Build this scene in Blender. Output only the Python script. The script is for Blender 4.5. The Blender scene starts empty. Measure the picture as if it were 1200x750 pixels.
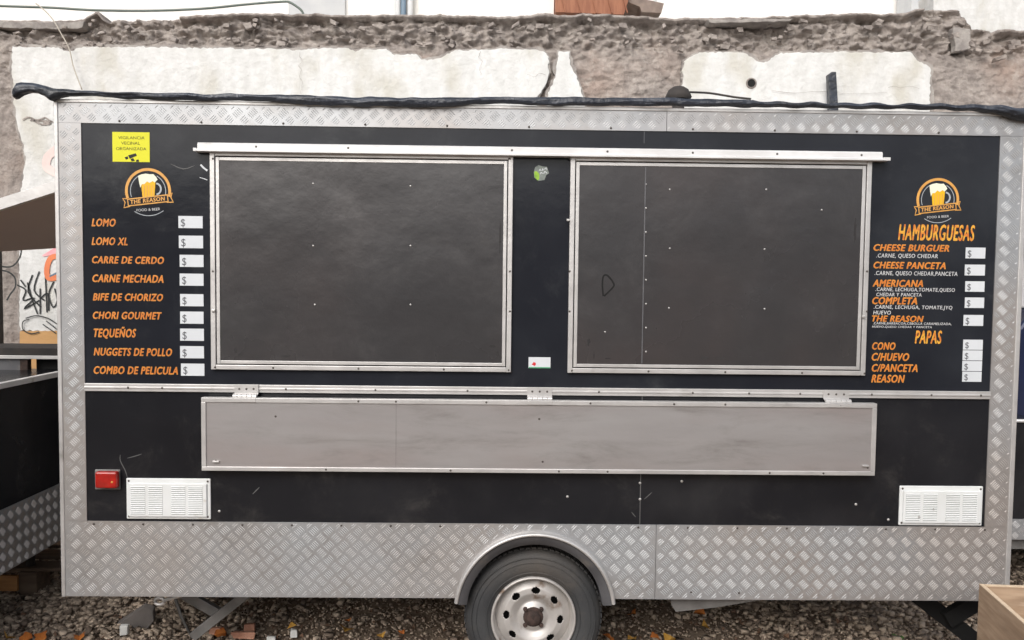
import bpy, math, random
import numpy as np
from mathutils import Vector, Matrix, noise
R = math.radians
random.seed(7); rng = np.random.default_rng(7)
SC = bpy.context.scene
COL = SC.collection

# ------------------------------------------------------------------ camera
CAM = Vector((0.0, -3.42, 1.75))
YAW, PIT, ROL = R(-0.861), R(-2.717), R(-0.647)
cy, sy, cp, sp, cr, sr = math.cos(YAW), math.sin(YAW), math.cos(PIT), math.sin(PIT), math.cos(ROL), math.sin(ROL)
RZ = Matrix(((cy, -sy, 0), (sy, cy, 0), (0, 0, 1)))
RX = Matrix(((1, 0, 0), (0, cp, -sp), (0, sp, cp)))
RR = Matrix(((cr, 0, sr), (0, 1, 0), (-sr, 0, cr)))
RM = RZ @ RX @ RR                       # columns: right, forward, up
cam_d = bpy.data.cameras.new('camera'); cam = bpy.data.objects.new('camera', cam_d); COL.objects.link(cam)
cam_d.lens = 27.0; cam_d.sensor_width = 36.0; cam_d.clip_start = 0.05; cam_d.clip_end = 2000
right, fwd, up = RM.col[0], RM.col[1], RM.col[2]
M3 = Matrix((right, up, -fwd)).transposed()
cam.matrix_world = Matrix.Translation(CAM) @ M3.to_4x4()
SC.camera = cam

# ------------------------------------------------------------------ world, sun, exposure
SUN_EL, SUN_AZ = R(38), R(200)          # azimuth measured clockwise from +Y
w = bpy.data.worlds.new("World"); SC.world = w; w.use_nodes = True
nt = w.node_tree; nt.nodes.clear()
sky = nt.nodes.new('ShaderNodeTexSky'); sky.sky_type = 'NISHITA'; sky.sun_disc = False
sky.sun_elevation = SUN_EL; sky.sun_rotation = SUN_AZ
sky.air_density = 1.0; sky.dust_density = 4.0; sky.ozone_density = 1.0
hs = nt.nodes.new('ShaderNodeHueSaturation'); hs.inputs['Saturation'].default_value = 0.42
bg = nt.nodes.new('ShaderNodeBackground'); bg.inputs['Strength'].default_value = 0.15
wo = nt.nodes.new('ShaderNodeOutputWorld')
nt.links.new(sky.outputs[0], hs.inputs['Color']); nt.links.new(hs.outputs[0], bg.inputs['Color']); nt.links.new(bg.outputs[0], wo.inputs[0])
sd = bpy.data.lights.new('sun', 'SUN'); sun = bpy.data.objects.new('sun', sd); COL.objects.link(sun)
sd.energy = 0.9; sd.angle = R(35); sd.color = (1.0, 0.99, 0.98)
sdir = Vector((math.sin(SUN_AZ) * math.cos(SUN_EL), math.cos(SUN_AZ) * math.cos(SUN_EL), math.sin(SUN_EL)))
sun.rotation_euler = sdir.to_track_quat('Z', 'Y').to_euler()
SC.view_settings.view_transform = 'Standard'; SC.view_settings.look = 'None'
SC.view_settings.exposure = 0.22; SC.view_settings.gamma = 1.0
SC.render.engine = 'CYCLES'

# ------------------------------------------------------------------ helpers
GZ = -0.12                               # ground level
def ray(px, py):
    return right * ((px - 600) / 900.0) + fwd + up * ((375 - py) / 900.0)
def Y(px, py, y=0.0):                    # point seen at a photo pixel, on the vertical plane y
    d = ray(px, py); return CAM + d * ((y - CAM.y) / d.y)
def G(px, py, z=GZ):
    d = ray(px, py); return CAM + d * ((z - CAM.z) / d.z)

def srgb(r, g, b):
    f = lambda c: c / 12.92 if c <= 0.04045 else ((c + 0.055) / 1.055) ** 2.4
    return tuple(f(c / 255.0) for c in (r, g, b)) + (1,)

def mat(name, c1, c2=None, rough=0.6, metal=0.0, scale=4.0, bump=0.0, bscale=60.0, coat=0.0, lo=0.35, hi=0.65,
        detail=6, rvar=0.0, island=False, stain=None, sscale=1.5, slo=0.55, shi=0.75, stretch=None, spec=0.5, bdist=0.02, dust=None, dscale=4.0, dlo=0.5, dhi=0.8):
    m = bpy.data.materials.new(name); m.use_nodes = True
    t = m.node_tree; N = t.nodes; L = t.links; b = N['Principled BSDF']
    b.inputs['Roughness'].default_value = rough; b.inputs['Metallic'].default_value = metal
    b.inputs['Coat Weight'].default_value = coat; b.inputs['Specular IOR Level'].default_value = spec
    tc = N.new('ShaderNodeTexCoord'); vec = tc.outputs['Object']
    if stretch:
        mp = N.new('ShaderNodeMapping'); mp.inputs['Scale'].default_value = stretch
        L.new(vec, mp.inputs[0]); vec = mp.outputs[0]
    col = None
    if c2 is None: c2 = tuple(x * 0.85 for x in c1[:3]) + (1,)
    cr_ = N.new('ShaderNodeValToRGB'); cr_.color_ramp.elements[0].position = lo; cr_.color_ramp.elements[1].position = hi
    cr_.color_ramp.elements[0].color = c1; cr_.color_ramp.elements[1].color = c2
    nz = N.new('ShaderNodeTexNoise'); nz.inputs['Scale'].default_value = scale; nz.inputs['Detail'].default_value = detail
    L.new(vec, nz.inputs['Vector'])
    if island:
        ge = N.new('ShaderNodeNewGeometry'); ad = N.new('ShaderNodeMath'); ad.operation = 'MULTIPLY_ADD'
        ad.inputs[1].default_value = 0.25; L.new(nz.outputs['Fac'], ad.inputs[0]); L.new(ge.outputs['Random Per Island'], ad.inputs[2])
        sb = N.new('ShaderNodeMath'); sb.operation = 'SUBTRACT'; sb.inputs[1].default_value = 0.125
        L.new(ad.outputs[0], sb.inputs[0]); L.new(sb.outputs[0], cr_.inputs[0])
    else:
        L.new(nz.outputs['Fac'], cr_.inputs[0])
    col = cr_.outputs[0]
    if stain is not None:
        n2 = N.new('ShaderNodeTexNoise'); n2.inputs['Scale'].default_value = sscale; n2.inputs['Detail'].default_value = 8
        mo = N.new('ShaderNodeVectorMath'); mo.operation = 'ADD'; mo.inputs[1].default_value = (3.7, 9.1, 5.3)
        L.new(vec, mo.inputs[0]); L.new(mo.outputs[0], n2.inputs['Vector'])
        r2 = N.new('ShaderNodeMapRange'); r2.interpolation_type = 'SMOOTHERSTEP'; r2.inputs[1].default_value = slo; r2.inputs[2].default_value = shi
        L.new(n2.outputs['Fac'], r2.inputs[0])
        mx = N.new('ShaderNodeMix'); mx.data_type = 'RGBA'; L.new(r2.outputs[0], mx.inputs['Factor'])
        L.new(col, mx.inputs[6]); mx.inputs[7].default_value = stain; col = mx.outputs[2]
    if dust is not None:                    # fine worn-in dust and wipe marks
        n3 = N.new('ShaderNodeTexNoise'); n3.inputs['Scale'].default_value = dscale; n3.inputs['Detail'].default_value = 12; n3.inputs['Roughness'].default_value = 0.72
        n3.inputs['Distortion'].default_value = 0.4
        mo3 = N.new('ShaderNodeVectorMath'); mo3.operation = 'ADD'; mo3.inputs[1].default_value = (1.7, 2.1, 8.3)
        L.new(vec, mo3.inputs[0]); L.new(mo3.outputs[0], n3.inputs['Vector'])
        r3 = N.new('ShaderNodeMapRange'); r3.interpolation_type = 'SMOOTHERSTEP'; r3.inputs[1].default_value = dlo; r3.inputs[2].default_value = dhi; L.new(n3.outputs['Fac'], r3.inputs[0])
        mx3 = N.new('ShaderNodeMix'); mx3.data_type = 'RGBA'; L.new(r3.outputs[0], mx3.inputs['Factor'])
        L.new(col, mx3.inputs[6]); mx3.inputs[7].default_value = dust; col = mx3.outputs[2]
    L.new(col, b.inputs['Base Color'])
    if rvar:
        rr = N.new('ShaderNodeMapRange'); rr.inputs[3].default_value = rough - rvar; rr.inputs[4].default_value = rough + rvar
        L.new(nz.outputs['Fac'], rr.inputs[0]); L.new(rr.outputs[0], b.inputs['Roughness'])
    if bump:
        nb = N.new('ShaderNodeTexNoise'); nb.inputs['Scale'].default_value = bscale; nb.inputs['Detail'].default_value = 8
        L.new(tc.outputs['Object'], nb.inputs['Vector'])
        bp = N.new('ShaderNodeBump'); bp.inputs['Strength'].default_value = min(1, bump * 1.0); bp.inputs['Distance'].default_value = bdist
        L.new(nb.outputs['Fac'], bp.inputs['Height']); L.new(bp.outputs[0], b.inputs['Normal'])
    return m

class MB:
    def __init__(s): s.v = []; s.f = []
    def poly_prism(s, pts, d):           # pts: list of 3D points (planar); d: extrusion vector
        n = len(pts); o = len(s.v); d = Vector(d)
        s.v += [tuple(p) for p in pts] + [tuple(Vector(p) + d) for p in pts]
        s.f.append(tuple(o + i for i in range(n))); s.f.append(tuple(o + n + i for i in reversed(range(n))))
        for i in range(n):
            j = (i + 1) % n; s.f.append((o + i, o + n + i, o + n + j, o + j))
    def box(s, x0, x1, y0, y1, z0, z1):
        o = len(s.v)
        s.v += [(x0, y0, z0), (x1, y0, z0), (x1, y1, z0), (x0, y1, z0), (x0, y0, z1), (x1, y0, z1), (x1, y1, z1), (x0, y1, z1)]
        s.f += [(o, o+3, o+2, o+1), (o+4, o+5, o+6, o+7), (o, o+1, o+5, o+4), (o+1, o+2, o+6, o+5), (o+2, o+3, o+7, o+6), (o+3, o, o+4, o+7)]
    def obox(s, a, b, wd, ht, upv=(0, 0, 1)):   # bar from a to b, wd sideways, ht along up
        a = Vector(a); b = Vector(b); t = (b - a).normalized(); u = Vector(upv); sd_ = t.cross(u).normalized(); u = sd_.cross(t).normalized()
        q = [a + sd_ * wd / 2 - u * ht / 2, a + sd_ * wd / 2 + u * ht / 2, a - sd_ * wd / 2 + u * ht / 2, a - sd_ * wd / 2 - u * ht / 2]
        s.poly_prism(q, b - a)
    def tube(s, pts, rads, seg=10, flat=1.0, cap=True):
        o = len(s.v); n = len(pts); pts = [Vector(p) for p in pts]
        if not hasattr(rads, '__len__'): rads = [rads] * n
        for i, p in enumerate(pts):
            t = (pts[min(i + 1, n - 1)] - pts[max(i - 1, 0)]).normalized()
            a = Vector((0, 0, 1)) if abs(t.z) < 0.9 else Vector((0, 1, 0))
            u = t.cross(a).normalized(); v = u.cross(t).normalized()
            for k in range(seg):
                an = 2 * math.pi * k / seg
                s.v.append(tuple(p + u * math.cos(an) * rads[i] + v * math.sin(an) * rads[i] * flat))
        for i in range(n - 1):
            for k in range(seg):
                k2 = (k + 1) % seg; s.f.append((o + i*seg + k, o + i*seg + k2, o + (i+1)*seg + k2, o + (i+1)*seg + k))
        if cap:
            s.f.append(tuple(o + k for k in reversed(range(seg)))); s.f.append(tuple(o + (n-1)*seg + k for k in range(seg)))
    def lathe(s, prof, c, seg=48, a0=0, a1=2*math.pi, axis='y'):   # prof: (r, y) pairs round a Y axis through c
        o = len(s.v); full = abs(a1 - a0 - 2*math.pi) < 1e-6; ns = seg if full else seg + 1; m = len(prof)
        for i in range(ns):
            an = a0 + (a1 - a0) * i / seg
            for r, y in prof: s.v.append((c[0] + r*math.cos(an), c[1] + y, c[2] + r*math.sin(an)))
        for i in range(seg):
            j = (i + 1) % ns
            for k in range(m - 1): s.f.append((o + i*m + k, o + j*m + k, o + j*m + k + 1, o + i*m + k + 1))
    def build(s, name, m, parent=None, smooth=False, bevel=0.0, kind=None):
        me = bpy.data.meshes.new(name); me.from_pydata(s.v, [], s.f); me.validate(); me.update()
        if smooth: me.polygons.foreach_set('use_smooth', [True] * len(me.polygons))
        return link(name, me, m, parent, bevel, kind)

def link(name, me, m, parent=None, bevel=0.0, kind=None):
    o = bpy.data.objects.new(name, me); COL.objects.link(o)
    if m: me.materials.clear(); me.materials.append(m)
    if parent: o.parent = parent; o.matrix_parent_inverse = INV.get(parent.name, Matrix()).copy()
    if bevel:
        bm = o.modifiers.new('bevel', 'BEVEL'); bm.width = bevel; bm.segments = 2; bm.limit_method = 'ANGLE'; bm.angle_limit = R(40)
    if kind: o['kind'] = kind
    return o
INV = {}
def fixnormals(o):
    import bmesh
    b = bmesh.new(); b.from_mesh(o.data); bmesh.ops.recalc_face_normals(b, faces=b.faces); b.to_mesh(o.data); b.free(); return o
def tag(o, label=None, cat=None, group=None, kind=None):
    if label: o['label'] = label
    if cat: o['category'] = cat
    if group: o['group'] = group
    if kind: o['kind'] = kind
    return o
def thing(name, label, cat, loc, group=None):
    o = bpy.data.objects.new(name, None); COL.objects.link(o); o.location = loc; o.empty_display_size = 0.1
    INV[o.name] = Matrix.Translation(loc).inverted()
    return tag(o, label, cat, group)
def part_label(o, l): o['label'] = l; return o

FONT_CACHE = {}
def text_fit(name, s, x0, y0, x1, y1, m, parent, shear=0.25, bold=0.02, yp=-0.002, slope=True, rot=0.0, name_kind=None):
    """flat lettering fitted to a photo rectangle on the trailer face"""
    cu = bpy.data.curves.new('text', 'FONT'); cu.body = s; cu.shear = shear; cu.resolution_u = 3; cu.size = 1; cu.fill_mode = 'FRONT'; cu.space_character = 1.12 if bold else 1.0
    ob = bpy.data.objects.new('text', cu); COL.objects.link(ob)
    bpy.context.view_layer.update()
    dg = bpy.context.evaluated_depsgraph_get()
    me = bpy.data.meshes.new_from_object(ob.evaluated_get(dg))
    bpy.data.objects.remove(ob); bpy.data.curves.remove(cu)
    n = len(me.vertices); a = np.empty(n * 3, 'f'); me.vertices.foreach_get('co', a); a = a.reshape(-1, 3)
    mn, mx_ = a.min(0), a.max(0); mn[1] = 0.0; mx_[1] = 0.69
    F_ = [tuple(p.vertices) for p in me.polygons]; bpy.data.meshes.remove(me)
    if bold:                                # heavier strokes: the same flat letters laid over each other, slightly shifted
        offs = [(-bold, 0), (bold, 0), (0, bold * .5), (0, -bold * .5), (0, 0)]
        aa = []; FF = []; ly = []
        for q, (ox, oy) in enumerate(offs):
            aa.append(a + np.array([ox, oy, 0])); FF += [tuple(i + q * n for i in f) for f in F_]; ly += [q * 0.00006] * n
        a = np.concatenate(aa); F_ = FF; n = len(a); ly = np.array(ly)
        mn[0] -= bold; mx_[0] += bold
    else: ly = np.zeros(n)
    sz = mx_ - mn
    A, B = Y(x0, y0, yp), Y(x1, y1, yp)
    u = (a[:, 0] - mn[0]) / sz[0]; v = (a[:, 1] - mn[1]) / sz[1]
    W, H = B.x - A.x, A.z - B.z
    X = u * W; Z = v * H
    if rot:
        cxx, czz = W / 2, H / 2; c_, s_ = math.cos(rot), math.sin(rot)
        X, Z = cxx + (X - cxx) * c_ - (Z - czz) * s_, czz + (X - cxx) * s_ + (Z - czz) * c_
    out = np.stack([A.x + X, yp - ly, B.z + Z], 1)
    me = bpy.data.meshes.new(name); me.from_pydata([tuple(v) for v in out], [], F_); me.update()
    return link(name, me, m, parent)

# ------------------------------------------------------------------ materials
M = {}
M['ground'] = mat('gravelly_dirt', srgb(126, 108, 92), srgb(150, 134, 116), 0.95, scale=9, bump=0.6, bscale=45, stain=srgb(102, 84, 68), sscale=1.1)
M['stone'] = mat('gravel_stone', srgb(112, 98, 86), srgb(204, 186, 166), 0.9, scale=14, island=True, lo=0.0, hi=1.1, bump=0.3, bscale=90)
M['adobe'] = mat('crumbling_masonry', srgb(170, 161, 154), srgb(128, 120, 115), 0.98, scale=16, lo=0.3, hi=0.7, bump=1.0, bscale=26, stain=srgb(162, 142, 130), sscale=0.9, slo=0.5, shi=0.75, dust=srgb(184, 176, 168), dscale=9, dlo=0.45, dhi=0.8)
M['plaster'] = mat('old_white_plaster', srgb(226, 226, 224), srgb(212, 212, 209), 0.9, scale=9, bump=0.5, bscale=20, stain=srgb(200, 197, 187), sscale=2.2, slo=0.48, shi=0.74, stretch=(1.5, 1, 0.7), dust=srgb(172, 164, 150), dscale=3.0, dlo=0.64, dhi=0.84)
M['ochre'] = mat('ochre_paint', srgb(205, 160, 112), srgb(192, 152, 98), 0.9, scale=1.2, bump=0.2, bscale=30)
M['capstone'] = mat('grey_cap_mortar', srgb(140, 134, 130), srgb(172, 166, 160), 0.95, scale=9, bump=0.6, bscale=40)
M['alu'] = mat('brushed_aluminium_trim', srgb(214, 212, 210), srgb(196, 194, 192), 0.42, 0.55, scale=9, bump=0.05, stain=srgb(150, 146, 140), sscale=5, slo=0.62, shi=0.8)
M['alu_white'] = mat('white_lacquered_aluminium', srgb(228, 228, 228), srgb(214, 213, 212), 0.4, 0.15, scale=8, stain=srgb(180, 176, 170), sscale=8, slo=0.62, shi=0.8)
M['tread'] = mat('checker_plate_aluminium', srgb(180, 183, 186), srgb(166, 168, 171), 0.40, 0.5, scale=2.2, rvar=0.10, stain=srgb(174, 167, 162), sscale=1.3, slo=0.35, shi=0.75, dust=srgb(146, 141, 136), dscale=3.5, dlo=0.42, dhi=0.9)
M['tread_bar'] = mat('checker_plate_bars', srgb(193, 196, 198), srgb(178, 180, 182), 0.46, 0.42, scale=2.6, stain=srgb(184, 177, 172), sscale=1.1, slo=0.35, shi=0.75, dust=srgb(162, 156, 151), dscale=5, dlo=0.42, dhi=0.95)
M['black'] = mat('black_laminate_panel', srgb(30, 32, 38), srgb(38, 40, 46), 0.17, 0.0, scale=1.6, rvar=0.05, stain=srgb(52, 55, 60), sscale=1.4, slo=0.4, shi=0.85, spec=0.24, dust=srgb(70, 72, 74), dscale=3.2, dlo=0.48, dhi=0.95, bump=0.4, bscale=1.6, bdist=0.02)
M['black2'] = mat('black_lower_panel', srgb(24, 25, 29), srgb(31, 32, 36), 0.22, 0.0, scale=1.6, rvar=0.05, stain=srgb(52, 52, 54), sscale=1.6, slo=0.4, shi=0.85, spec=0.32, dust=srgb(74, 72, 70), dscale=3.5, dlo=0.48, dhi=0.95, bump=0.4, bscale=1.6, bdist=0.02)
M['hatch'] = mat('smoky_hatch_sheet', srgb(72, 71, 72), srgb(61, 60, 62), 0.28, 0.35, scale=1.2, lo=.2, hi=.8, rvar=0.12, stain=srgb(84, 77, 76), sscale=1.0, slo=0.40, shi=0.85, dust=srgb(98, 96, 96), dscale=2.6, dlo=0.40, dhi=1.0, bump=0.5, bscale=1.8, bdist=0.025)
M['smudge'] = mat('black_grime', srgb(36, 34, 35), srgb(44, 42, 42), 0.7, scale=20)
M['steel'] = mat('brushed_stainless_sheet', srgb(190, 188, 188), srgb(170, 166, 166), 0.34, 0.55, scale=1.6, lo=.3, hi=.7, rvar=0.12, stain=srgb(176, 165, 163), sscale=1.1, slo=0.38, shi=0.8, stretch=(.8, 1, 4), dust=srgb(152, 148, 146), dscale=2.6, dlo=0.42, dhi=0.85, bump=0.4, bscale=2.5, bdist=0.02)
M['white'] = mat('white_plastic', srgb(226, 228, 228), srgb(216, 218, 216), 0.45, scale=6, stain=srgb(190, 186, 176), sscale=16, slo=0.62, shi=0.8)
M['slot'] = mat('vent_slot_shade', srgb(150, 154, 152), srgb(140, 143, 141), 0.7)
M['card'] = mat('white_price_card', srgb(214, 218, 222), srgb(206, 210, 214), 0.6)
M['ink'] = mat('grey_ink', srgb(92, 94, 98), srgb(84, 86, 90), 0.7)
M['blackink'] = mat('black_ink', srgb(30, 30, 30), srgb(36, 36, 34), 0.7)
M['orange'] = mat('orange_vinyl', srgb(222, 134, 50), srgb(206, 116, 44), 0.5, scale=30)
M['yellow'] = mat('amber_vinyl_edge', srgb(222, 172, 84), srgb(214, 158, 70), 0.5, scale=30)
M['amber'] = mat('amber_distressed_vinyl', srgb(228, 168, 58), srgb(208, 116, 46), 0.5, scale=45, lo=0.45, hi=0.6)
M['whitevinyl'] = mat('white_vinyl', srgb(206, 207, 208), srgb(192, 193, 195), 0.5)
M['gold'] = mat('gold_vinyl', srgb(226, 168, 84), srgb(206, 150, 76), 0.5, scale=22)
M['beer'] = mat('beer_yellow_vinyl', srgb(236, 186, 12), srgb(228, 168, 12), 0.5)
M['foam'] = mat('foam_cream_vinyl', srgb(238, 238, 216), srgb(224, 226, 204), 0.5)
M['glassgrey'] = mat('mug_handle_grey_vinyl', srgb(176, 182, 188), srgb(160, 166, 172), 0.5)
M['signyellow'] = mat('yellow_notice', srgb(222, 220, 20), srgb(214, 211, 20), 0.5)
M['signink'] = mat('olive_notice_ink', srgb(70, 68, 15), srgb(60, 58, 15), 0.6)
M['green'] = mat('lime_sticker', srgb(150, 190, 50), srgb(120, 165, 50), 0.5, scale=60)
M['greysticker'] = mat('grey_sticker', srgb(128, 136, 130), srgb(110, 118, 114), 0.5, scale=60)
M['teal'] = mat('green_strip', srgb(90, 165, 125), srgb(80, 155, 118), 0.5)
M['redprint'] = mat('red_print', srgb(215, 50, 55), srgb(200, 45, 50), 0.5)
M['redlens'] = mat('red_lamp_lens', srgb(180, 32, 22), srgb(150, 24, 18), 0.3, coat=0.2, scale=30, dust=srgb(150, 60, 46), dscale=30)
M['rubber'] = mat('tyre_rubber', srgb(52, 53, 55), srgb(64, 65, 66), 0.7, scale=5, bump=0.1, bscale=80, stain=srgb(84, 78, 72), sscale=3, slo=.45, shi=.8, dust=srgb(108, 100, 92), dscale=7, dlo=0.5, dhi=0.9)
M['fender'] = mat('grey_wheel_arch', srgb(104, 104, 107), srgb(88, 88, 91), 0.5, 0.2, scale=6, dust=srgb(130, 124, 118), dscale=9)
M['rim'] = mat('silver_steel_rim', srgb(196, 192, 188), srgb(176, 172, 168), 0.45, 0.35, scale=8, stain=srgb(120, 98, 80), sscale=9, slo=0.58, shi=0.75, dust=srgb(140, 128, 116), dscale=12, dlo=.55, dhi=.8)
M['rust'] = mat('rusty_hub', srgb(74, 58, 52), srgb(52, 42, 38), 0.9, scale=30, bump=0.4)
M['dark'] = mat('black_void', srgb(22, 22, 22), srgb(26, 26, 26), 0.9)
M['chassis'] = mat('dark_chassis_steel', srgb(50, 48, 47), srgb(66, 60, 56), 0.8, scale=8)
M['greysteel'] = mat('galvanised_leg', srgb(134, 132, 130), srgb(104, 102, 100), 0.55, 0.3, scale=8)
M['tarp'] = mat('black_plastic_sheet', srgb(34, 37, 43), srgb(58, 64, 76), 0.36, scale=6, bump=0.9, bscale=22, coat=0.15, stretch=(.5, 1, 3), dust=srgb(84, 86, 90), dscale=7, dlo=0.55, dhi=0.85)
M['ply'] = mat('pale_plywood', srgb(184, 158, 132), srgb(164, 138, 113), 0.8, scale=5, lo=.4, hi=.6, stretch=(1, 1, 9), stain=srgb(140, 118, 98), sscale=2, slo=.5, shi=.8, dust=srgb(196, 176, 154), dscale=4)
M['plyedge'] = mat('plywood_edge', srgb(226, 204, 176), srgb(214, 190, 160), 0.8, scale=30)
M['wood'] = mat('pallet_wood', srgb(200, 148, 96), srgb(176, 124, 78), 0.85, scale=5, stretch=(1, 8, 8))
M['wooddark'] = mat('weathered_pallet_wood', srgb(120, 102, 86), srgb(98, 82, 70), 0.85, scale=5, stretch=(1, 8, 8))
M['flap'] = mat('brown_flap_underside', srgb(200, 178, 164), srgb(190, 170, 158), 0.7, scale=2)
M['whitewall'] = mat('white_rendered_wall', srgb(247, 245, 241), srgb(240, 238, 234), 0.9, scale=1.5, bump=0.1, bscale=12)
M['bluegrey'] = mat('blue_grey_shutter', srgb(108, 128, 145), srgb(98, 118, 136), 0.5)
M['palegrey'] = mat('pale_grey_render', srgb(206, 208, 208), srgb(196, 198, 200), 0.8)
M['eave'] = mat('varnished_eave_boards', srgb(166, 112, 84), srgb(146, 94, 70), 0.7, scale=4, stretch=(8, 1, 1))
M['tile'] = mat('grey_brown_roof_tile', srgb(150, 134, 124), srgb(126, 112, 104), 0.85, scale=8)
M['cable'] = mat('grey_green_hose', srgb(112, 124, 116), srgb(96, 108, 100), 0.5)
M['wire'] = mat('pale_wire', srgb(200, 192, 178), srgb(180, 172, 160), 0.6)
M['leaf'] = mat('dry_orange_leaf', srgb(206, 128, 56), srgb(176, 96, 44), 0.8, scale=30)
M['leafy'] = mat('dry_yellow_leaf', srgb(214, 168, 80), srgb(190, 140, 60), 0.8, scale=30)
M['leafb'] = mat('dry_brown_leaf', srgb(122, 94, 74), srgb(98, 78, 64), 0.85, scale=30, island=True, lo=0.0, hi=1.0)
M['plant'] = mat('green_weed_leaf', srgb(104, 148, 74), srgb(84, 128, 60), 0.6, scale=30)
M['slab'] = mat('grey_slab_fragment', srgb(112, 106, 102), srgb(100, 95, 92), 0.85, scale=6, bump=0.2)
M['paper'] = mat('white_scrap', srgb(225, 225, 222), srgb(210, 210, 206), 0.7)
M['brickc'] = mat('pink_brick_rubble', srgb(196, 150, 128), srgb(170, 122, 100), 0.9, scale=20, bump=0.3)
M['vanblue'] = mat('dark_blue_car_paint', srgb(38, 46, 78), srgb(34, 42, 70), 0.25, 0.2, coat=0.5)
M['vanwhite'] = mat('white_van_paint', srgb(235, 235, 236), srgb(228, 228, 230), 0.3, coat=0.3)
M['glass'] = mat('pale_tinted_glass', srgb(150, 168, 172), srgb(130, 150, 156), 0.1, 0.0, coat=0.5)
M['graf'] = mat('black_spray_paint', srgb(44, 46, 46), srgb(60, 62, 62), 0.8, scale=30)
M['spray_or'] = mat('orange_spray_paint', srgb(232, 140, 96), srgb(224, 128, 88), 0.85)
M['spray_pk'] = mat('pink_spray_paint', srgb(240, 160, 168), srgb(244, 190, 190), 0.85, scale=8)
M['spray_faint'] = mat('faded_pink_spray_paint', srgb(238, 208, 202), srgb(240, 224, 218), 0.85, scale=8)
M['scratch'] = mat('pale_scratch', srgb(104, 104, 104), srgb(80, 80, 80), 0.6)
M['rivet'] = mat('bright_rivet', srgb(205, 203, 200), srgb(190, 188, 186), 0.35, 0.6)
M['screwdark'] = mat('dark_screw', srgb(92, 86, 80), srgb(80, 74, 70), 0.5, 0.4)

# ------------------------------------------------------------------ ground
mb = MB(); S_ = 300
n = 60
for j in range(n + 1):
    for i in range(n + 1):
        x = -4.8 + 9.6 * i / n; y = -1.2 + 4.4 * j / n
        edge = min(i, n - i, j, n - j) == 0
        z = GZ - 0.012 + (0 if edge else 0.014 * noise.fractal(Vector((x * 2, y * 2, 0)), 0.8, 2, 4))
        mb.v.append((x, y, z))
for j in range(n):
    for i in range(n):
        a = j * (n + 1) + i; mb.f.append((a, a + 1, a + n + 2, a + n + 1))
o = len(mb.v); z = GZ - 0.012
mb.v += [(-S_, -S_, z), (S_, -S_, z), (S_, S_, z), (-S_, S_, z)]
c = [0, n, (n + 1) ** 2 - 1, n * (n + 1)]
e0 = [i for i in range(n + 1)]; e1 = [j * (n + 1) + n for j in range(n + 1)]
e2 = [n * (n + 1) + n - i for i in range(n + 1)]; e3 = [(n - j) * (n + 1) for j in range(n + 1)]
for k, e in enumerate((e0, e1, e2, e3)):
    mb.f.append(tuple([o + k, o + (k + 1) % 4] + list(reversed(e))))
tag(mb.build('ground', M['ground'], smooth=True), kind='structure')

# gravel: thousands of small irregular stones, one piece of stuff
base = np.array([(-1,-1,-1),(1,-1,-1),(1,1,-1),(-1,1,-1),(-1,-1,1),(1,-1,1),(1,1,1),(-1,1,1)], float)
fq = np.array([(0,3,2,1),(4,5,6,7),(0,1,5,4),(1,2,6,5),(2,3,7,6),(3,0,4,7)])
def stones(N, x0, x1, y0, y1, s0, s1, lift, dens=None):
    V = []; cnt = 0
    xs = rng.uniform(x0, x1, N); ys = rng.uniform(y0, y1, N)
    if dens is not None:
        keep = np.array([rng.random() < dens(a, b) for a, b in zip(xs, ys)]); xs = xs[keep]; ys = ys[keep]
    K = len(xs); s = s0 + (s1 - s0) * rng.random(K) ** 2.2
    pts = base[None] * rng.uniform(0.45, 1.0, (K, 8, 1)) * np.stack([s, s * rng.uniform(.55, 1, K), s * rng.uniform(.35, .7, K)], 1)[:, None] * 0.62
    a = rng.uniform(0, 6.28, K); t = rng.normal(0, .35, K)
    ca, sa, ct, st = np.cos(a)[:, None], np.sin(a)[:, None], np.cos(t)[:, None], np.sin(t)[:, None]
    X, Yy, Z = pts[..., 0], pts[..., 1], pts[..., 2]
    X, Z = X * ct - Z * st, X * st + Z * ct
    X, Yy = X * ca - Yy * sa, X * sa + Yy * ca
    z0 = GZ + rng.uniform(-0.006, lift, K)
    return np.stack([X + xs[:, None], Yy + ys[:, None], Z + z0[:, None]], -1)
def dens(x, y):                       # bare dirt under the middle of the trailer
    d = 1.0
    if -1.35 < x < 1.3 and y < 2.0: d = 0.35 + 0.5 * max(0, noise.noise(Vector((x * 3, y * 3, 2))))
    return d
P = np.concatenate([stones(13500, -4.4, 4.6, 0.3, 2.4, 0.016, 0.048, 0.016, dens),
                    stones(9000, -4.4, 4.6, -1.1, 0.3, 0.018, 0.05, 0.012),
                    stones(9000, -4.0, -1.6, 0.4, 2.4, 0.014, 0.045, 0.03),
                    stones(5000, 1.4, 4.4, 0.5, 2.4, 0.014, 0.045, 0.028),
                    stones(9000, -2.9, 2.9, 0.45, 1.3, 0.008, 0.018, 0.01)])
K = len(P); vs = P.reshape(-1, 3); fs = (fq[None] + (np.arange(K) * 8)[:, None, None]).reshape(-1, 4)
me = bpy.data.meshes.new('gravel'); me.vertices.add(len(vs)); me.vertices.foreach_set('co', vs.astype('f').ravel())
me.loops.add(fs.size); me.loops.foreach_set('vertex_index', fs.astype('i').ravel())
me.polygons.add(len(fs)); me.polygons.foreach_set('loop_start', (np.arange(len(fs)) * 4).astype('i')); me.update(calc_edges=True); me.validate()
tag(link('gravel', me, M['stone']), 'loose grey and brown gravel covering the yard under the trailer', 'gravel', kind='stuff')

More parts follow.
